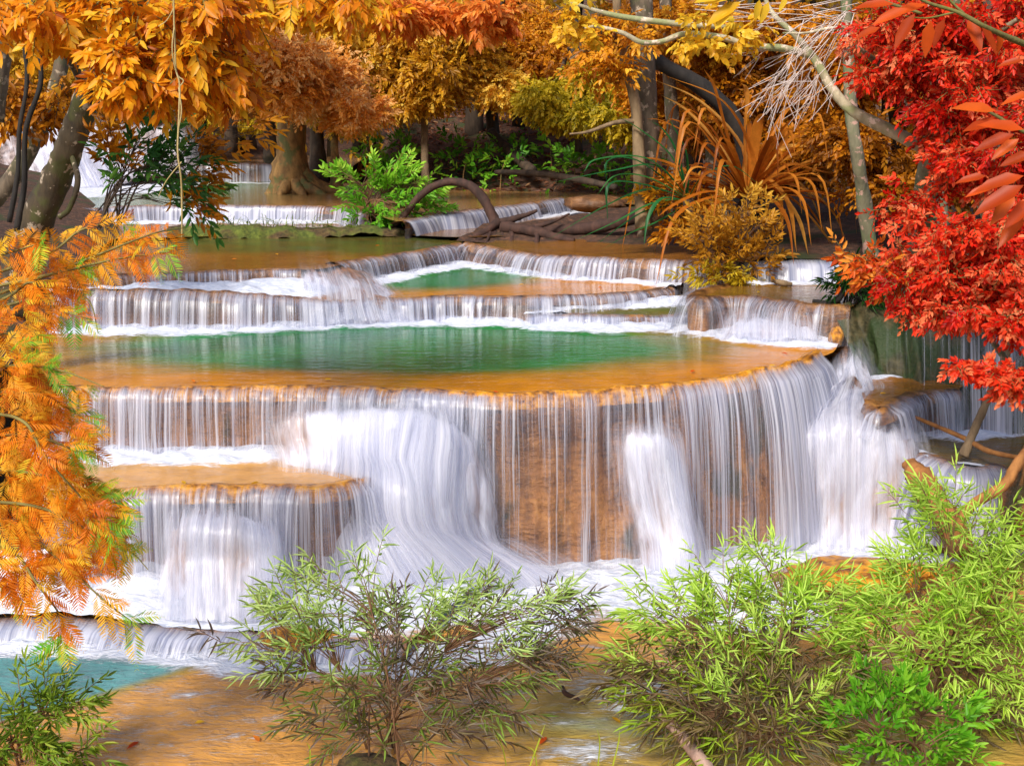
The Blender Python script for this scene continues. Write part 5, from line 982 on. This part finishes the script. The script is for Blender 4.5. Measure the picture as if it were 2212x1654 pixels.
# dark green sapling and hanging vine
shrub('sapling', 'dark green leafy sapling with some orange sprays in front of the far waterfall', at(250, 470, 12.4),
    [(310, 330, 12.2, 70, 45, .4, 1.6), (370, 360, 12.2, 60, 50, .4, 1.6), (280, 400, 12.1, 60, 35, .4, 1), (400, 420, 12.2, 50, 40, .3, .8), (340, 430, 12.1, 60, 35, .3, .9), (330, 290, 12.3, 50, 20, .3, .5)], 58, 'dark_green', ll=.16, lw=.05, k=6, tl=.24, nprim=8, stem_r=.012, hcol=lambda P, h: .2 + .7 * rng.random(len(P)), flat=True, droop=.2, grav=.35, bark='bark_dark')
shrub('orange_shrub', 'orange brown sprays hanging between the leaning trunk and the vine', at(200, 480, 12.8),
    [(250, 300, 12.6, 50, 30, .3, 1), (270, 340, 12.6, 50, 30, .3, 1), (420, 400, 12.4, 40, 40, .3, 1), (440, 330, 12.4, 50, 30, .3, 1), (520, 290, 12.4, 40, 40, .3, .7), (400, 450, 12.3, 50, 20, .3, .6)], 75, 'amber', ll=.16, lw=.05, k=6, tl=.26, nprim=7, stem_r=.010, hcol=lambda P, h: .1 + .6 * rng.random(len(P)), flat=True, droop=.2, grav=.35, bark='bark_dark')
vn = thing('hanging_vine', 'pale thin vine dangling from the top left down in front of the orange leaves', 'vine', at(375, -40, 10.2))
stems_mesh([([(374, -60, 10.2), (376, 40, 10.2), (378, 90, 10.2), (380, 150, 10.2), (388, 185, 10.2), (386, 260, 10.2), (384, 330, 10.2), (392, 400, 10.2), (393, 520, 10.2)], [.008] * 9), ([(375, 20, 10.2), (360, 45, 10.2), (342, 58, 10.2)], [.006, .003]), ([(376, 60, 10.2), (372, 110, 10.15), (382, 160, 10.2), (396, 175, 10.2), (386, 190, 10.2)], [.006] * 5), ([(386, 190, 10.2), (392, 240, 10.2), (385, 280, 10.2)], [.006] * 3), ([(392, 350, 10.2), (360, 390, 10.2), (342, 425, 10.2)], [.005, .003])], 'stem', M['vine'], vn, 5, .2)

# ---- left: feathery orange tree ---------------------------------------------------
ft = thing('feathery_tree', 'feathery orange and yellow tree reaching in from the left edge with drooping fronds', 'tree', (-5.0, 8.4, 0.2))
mb = MB(); mb.tube(np.array([(-5.0, 8.4, -.2), (-4.9, 8.5, 1.2), (-4.7, 8.6, 2.6), (-4.8, 8.8, 4.2)]), np.array([.14, .12, .1, .06]), 9, bump=.15); mb.build('trunk', M['bark_dark'], ft)
BR = [(9.2, [(-190, 700), (60, 612), (200, 555), (330, 505), (400, 492)]), (9.3, [(-190, 640), (80, 560), (180, 495), (290, 475)]), (9., [(-190, 720), (50, 650), (150, 625), (195, 655), (212, 720)]), (9., [(-190, 600), (20, 545), (90, 525)]), (8.9, [(-190, 720), (0, 650), (70, 610), (120, 665), (200, 690)]), (9.1, [(-190, 660), (120, 590), (250, 560), (360, 545)]),
      (8.2, [(-190, 800), (40, 790), (130, 800), (225, 835)]), (8.2, [(-190, 850), (60, 850), (160, 890), (225, 930)]), (8.1, [(-190, 950), (50, 940), (170, 975), (235, 1000)]), (8.1, [(-190, 1000), (60, 1020), (180, 1060), (300, 1105)]), (8., [(-190, 1080), (60, 1090), (180, 1140), (280, 1190), (320, 1230)]), (8., [(-190, 1100), (30, 1140), (140, 1220), (230, 1300), (310, 1360)]), (7.9, [(-190, 1120), (10, 1180), (80, 1260), (135, 1340), (128, 1390)]), (8., [(-190, 900), (30, 900), (100, 990), (190, 1090), (245, 1150)]), (7.8, [(-190, 1200), (0, 1220), (40, 1300)]), (8.5, [(-190, 740), (40, 720), (70, 760), (60, 830)])]
FP = []; FD = []; FV = []; FL = []; bm_ = MB()
for Yd, pts in BR:
    C = catmull(np.array([at(x, y, Yd + .15 * math.sin(x * .05)) for x, y in pts]), 40); bm_.tube(C[::3], np.linspace(.016, .003, len(C[::3])), 5, n=40, bump=.1)
    t = unit(np.gradient(C, axis=0)); m_ = 26
    for q in range(m_):
        s_ = .25 + .75 * q / (m_ - 1); j = int(s_ * 39); sd = 1 if q % 2 else -1
        d = t[j] * .55 + np.cross(t[j], (0, -1, .3)) * sd * .7 + rng.normal(size=3) * .25 + (0, -.1, -.22); FP.append(C[j]); FD.append(d); FL.append(rng.uniform(.14, .27) * (1.05 if Yd < 8.6 else .95))
        FV.append(rng.uniform(.9, 1.) if s_ > (.84 if pts[-1][1] > 1000 else .93) and rng.random() < .7 else rng.uniform(.1, .84))
bm_.build('branches', M['stem_olive'], ft)
P, D, bi = blob_points([(90, 830, 8.4, 110, 75, .4), (110, 950, 8.3, 120, 90, .4), (110, 1070, 8.2, 150, 90, .4), (130, 1180, 8.2, 140, 70, .4), (60, 1220, 8.1, 90, 40, .4), (50, 670, 8.8, 60, 70, .4, 5000), (130, 590, 9.2, 120, 45, .4, 5000), (280, 535, 9.3, 80, 28, .3, 2500), (20, 790, 8.2, 60, 80, .3), (20, 1060, 8.3, 60, 160, .4, 9000), (200, 1130, 8.1, 90, 90, .3, 7000)], 560, .2)
FP += list(P); FD += list(unit(D * .5 + rdir(len(P)) * .6 + np.array((.35, 0, -.3)))); FV += list(np.clip(rng.normal(.48, .25, len(P)), 0, .86)); FL += list(rng.uniform(.12, .25, len(P)))
FP = np.array(FP); FD = unit(np.array(FD)); FV = np.array(FV); FL = np.array(FL)
fx, fy = project(FP); lim = np.interp(fy, [450, 470, 545, 585, 690, 740, 775, 800, 840, 950, 1010, 1100, 1250, 1400], [300, 375, 375, 190, 180, 70, 40, 120, 185, 180, 195, 265, 295, 280])
kp = (fx < lim + rng.uniform(-12, 12, len(fx))) & ((fy < 1290) | (fx > 95)) & ((fy > 520) | (fx > 70)); edge_ = (fx > lim - 55) & (fy > 560) & (rng.random(len(fx)) < .42); FV = np.where(edge_, rng.uniform(.9, 1., len(FV)), FV); FP, FD, FV, FL = FP[kp], FD[kp], FV[kp], FL[kp]
fm = MB(); nP = 14; upv = unit(np.array((0, -.55, .85)) + rng.normal(size=FP.shape) * .3); sdv = unit(np.cross(FD, upv)); upv = np.cross(sdv, FD)
for q in range(nP):
    t = (q + .8) / nP; c = FP + FD * (FL * t)[:, None] - np.array((0, 0, 1.)) * (FL * t * t * .28)[:, None]; prof = math.sin(math.pi * min(1, .2 + t * .85)) ** .7
    for sg in (1, -1):
        d = sdv * sg * .85 + FD * .55 + np.array((0, 0, -.22)) + rng.normal(0, .07, FP.shape); L = FL * .40 * max(prof, .25)
        fm.leaves(c, d, upv, L, L * .125, np.clip(FV + rng.normal(0, .04, len(FP)), 0, 1), .15, .12)
fm.build('fronds', M['feather'], ft)

# ---- right foreground wood and stones ---------------------------------------------
log('fallen_branch', 'thin orange branch slanting over the dark pool at right', 'branch', [(1945, 888, 14.4), (2010, 915, 14.0), (2080, 945, 13.6), (2130, 972, 13.2), (2185, 985, 12.9), (2230, 990, 12.8)], [.018, .025, .03, .032, .026, .02], 'wood_orange')
log('fallen_branch', 'leaning brown pole standing in the dark pool at right', 'branch', [(2080, 985, 13.4), (2105, 925, 13.5), (2140, 845, 13.6), (2190, 720, 13.8), (2200, 640, 13.9)], [.06, .05, .045, .04, .03], 'bark_pale')
log('fallen_branch', 'thick curved brown branch dropping out of the right edge into the bright green shrub', 'branch', [(2330, 870, 11.4), (2211, 985, 11.2), (2170, 1045, 11.1), (2100, 1090, 11.), (2068, 1140, 11.), (2060, 1200, 11.)], [.06, .055, .055, .05, .05, .05], 'wood_orange')
log('broken_log', 'thick orange brown broken log jutting up beside the stepped cascade', 'log', [(1962, 1000, 13.2), (1985, 1030, 13.0), (2010, 1075, 12.8), (2045, 1120, 12.6), (2080, 1190, 12.3)], [.08, .15, .16, .15, .13], 'wood_orange', bump=.3)
log('driftwood', 'pale bark log lying at the bottom edge left of the broad shrub', 'log', [(1425, 1545, 8.75), (1470, 1585, 8.5), (1520, 1650, 8.15), (1560, 1700, 7.95)], [.03, .05, .055, .05], 'bark_pink')
log('driftwood', 'small dark twig floating in the foreground water between the shrubs', 'twig', [(1214, 1483, 9.6), (1222, 1497, 9.5), (1245, 1507, 9.5), (1262, 1520, 9.4)], [.018, .022, .016, .006], 'bark_red')
log('driftwood', 'dark stick lying under the glossy emerald shrub', 'stick', [(1840, 1612, 8.75), (1900, 1608, 8.75), (1965, 1608, 8.75)], [.02, .024, .02], 'bark_red')
def boulder(name, label, px, py, Y, rx, ry, rz, mat, seed):
    a = np.linspace(0, 2 * math.pi, 40, endpoint=False); b = np.linspace(-1.5, 1.57, 24); A, B = np.meshgrid(a, b); d = np.stack([np.cos(A) * np.cos(B), np.sin(A) * np.cos(B), np.sin(B)], -1)
    r = .75 + .5 * fbm(d[..., 0] * 2 + d[..., 2] * 1.3 + 5, d[..., 1] * 2 + 5, seed) + .12 * (fbm(d[..., 0] * 7 + 9, d[..., 1] * 7 + d[..., 2] * 5, seed + 3) - .5)
    V = at(px, py, Y) + d * r[..., None] * np.array((rx, ry, rz)); i = np.arange(24 * 40).reshape(24, 40); j = np.roll(i, -1, 1)
    o = mk(name, V, np.stack([i[:-1], j[:-1], j[1:], i[1:]], -1).reshape(-1, 4), None, M[mat]); return tag(o, label, 'rock')
boulder('rock', 'golden orange rock hump at the foot of the tall curtain behind the right shrubs', 1850, 1240, 12.2, .8, .45, .13, 'rim', 3)
boulder('rock', 'orange tufa knob at the left end of the lower step beside the middle shrub', 640, 1378, 10.7, .4, .22, .09, 'rim', 5)
boulder('rock', 'brown wet boulder breaking the stepped cascade beside the little orange pool', 1830, 838, 15.0, .16, .2, .14, 'rock', 7)
boulder('rock', 'orange ledge block at the end of the little pool above the broken log', 1915, 905, 14.7, .3, .25, .22, 'rim', 9)
boulder('rock', 'small orange stone perched on the corner of the pool rim', 1805, 728, 16.3, .1, .12, .14, 'rim', 11)
boulder('rock', 'brown root-matted rock right of the far low falls', 1290, 440, 28.2, .75, .5, .2, 'rock_dark', 13)
boulder('rock', 'mossy green stone in the far pool left of the great trunk', 475, 404, 33, .35, .3, .14, 'moss', 15)
boulder('rock', 'brown rock at the right edge beside the short white curtain', 2235, 1080, 12.6, .35, .4, .6, 'rock', 17)
shrub('root_clump', 'dark tangle of grass and roots on the ledge left of the mossy cliff', at(1835, 645, 16.9),
    [(1840, 620, 16.8, 45, 28, .3, 1), (1870, 640, 16.7, 30, 25, .3, .7), (1860, 590, 16.9, 30, 20, .3, .5)], 90, 'dark_green', ll=.2, lw=.02, k=8, tl=.25, nprim=9, stem_r=.018, hcol=lambda P, h: .1 + .5 * rng.random(len(P)), grav=.8, droop=.4, bark='bark_black', cat='plant')
log('dead_wood', 'dark broken stick lying on the brown ledge in front of the root clump', 'stick', [(1755, 650, 16.9), (1790, 656, 16.8), (1815, 640, 16.8), (1822, 615, 16.8)], [.03, .05, .045, .02], 'bark_black')
log('dead_wood', 'small grey stick on the water beneath the pinkish fall', 'stick', [(1665, 605, 18.6), (1690, 612, 18.5), (1710, 614, 18.5)], [.03, .05, .03], 'bark_pale')

boulder('root_mound', 'dark mound of soil and roots at the base of the middle shrub', 800, 1660, 8.55, .28, .22, .09, 'moss', 19)
# fallen leaves lying on water, rims and ledges
for i, (px, py, z, q) in enumerate([(1225, 846, Z1, 0), (1075, 849, Z1, 1), (880, 838, Z1, 0), (1660, 790, Z1, 0), (1700, 765, Z1, 1), (1500, 800, Z1, 1), (700, 820, Z1, 0), (420, 825, Z1, 1), (560, 1040, ZS, 0), (760, 1035, ZS, 1), (400, 1045, ZS, 0), (1300, 620, Z2, 1), (1120, 615, Z2, 0), (600, 550, 2.63, 0), (820, 530, 2.64, 1), (500, 560, 2.62, 1), (1340, 1560, 0, 0), (1180, 1590, 0, 1), (420, 1560, 0, 0), (560, 1600, 0, 1), (300, 1600, 0, 1), (1900, 850, 1.6, 0), (1950, 640, ZR, 1), (1640, 630, ZR, 0)]):
    b = onz(px, py, z + .022); mb = MB(); a_ = i * 2.1; mb.leaves([b], np.array([(math.cos(a_), math.sin(a_), .08)]), np.array([(0.1, -.15, 1.)]), [.09 + .03 * (i % 3)], [.045], [.3 + .2 * (i % 4)], .3, .05)
    tag(mb.build('fallen_leaf', M['yellow' if q == 0 else 'orange_red']), 'small yellow leaf fallen on the pools and ledges' if q == 0 else 'small orange red leaf fallen on the pools and ledges', 'leaf', 'yellow fallen leaves' if q == 0 else 'orange red fallen leaves')
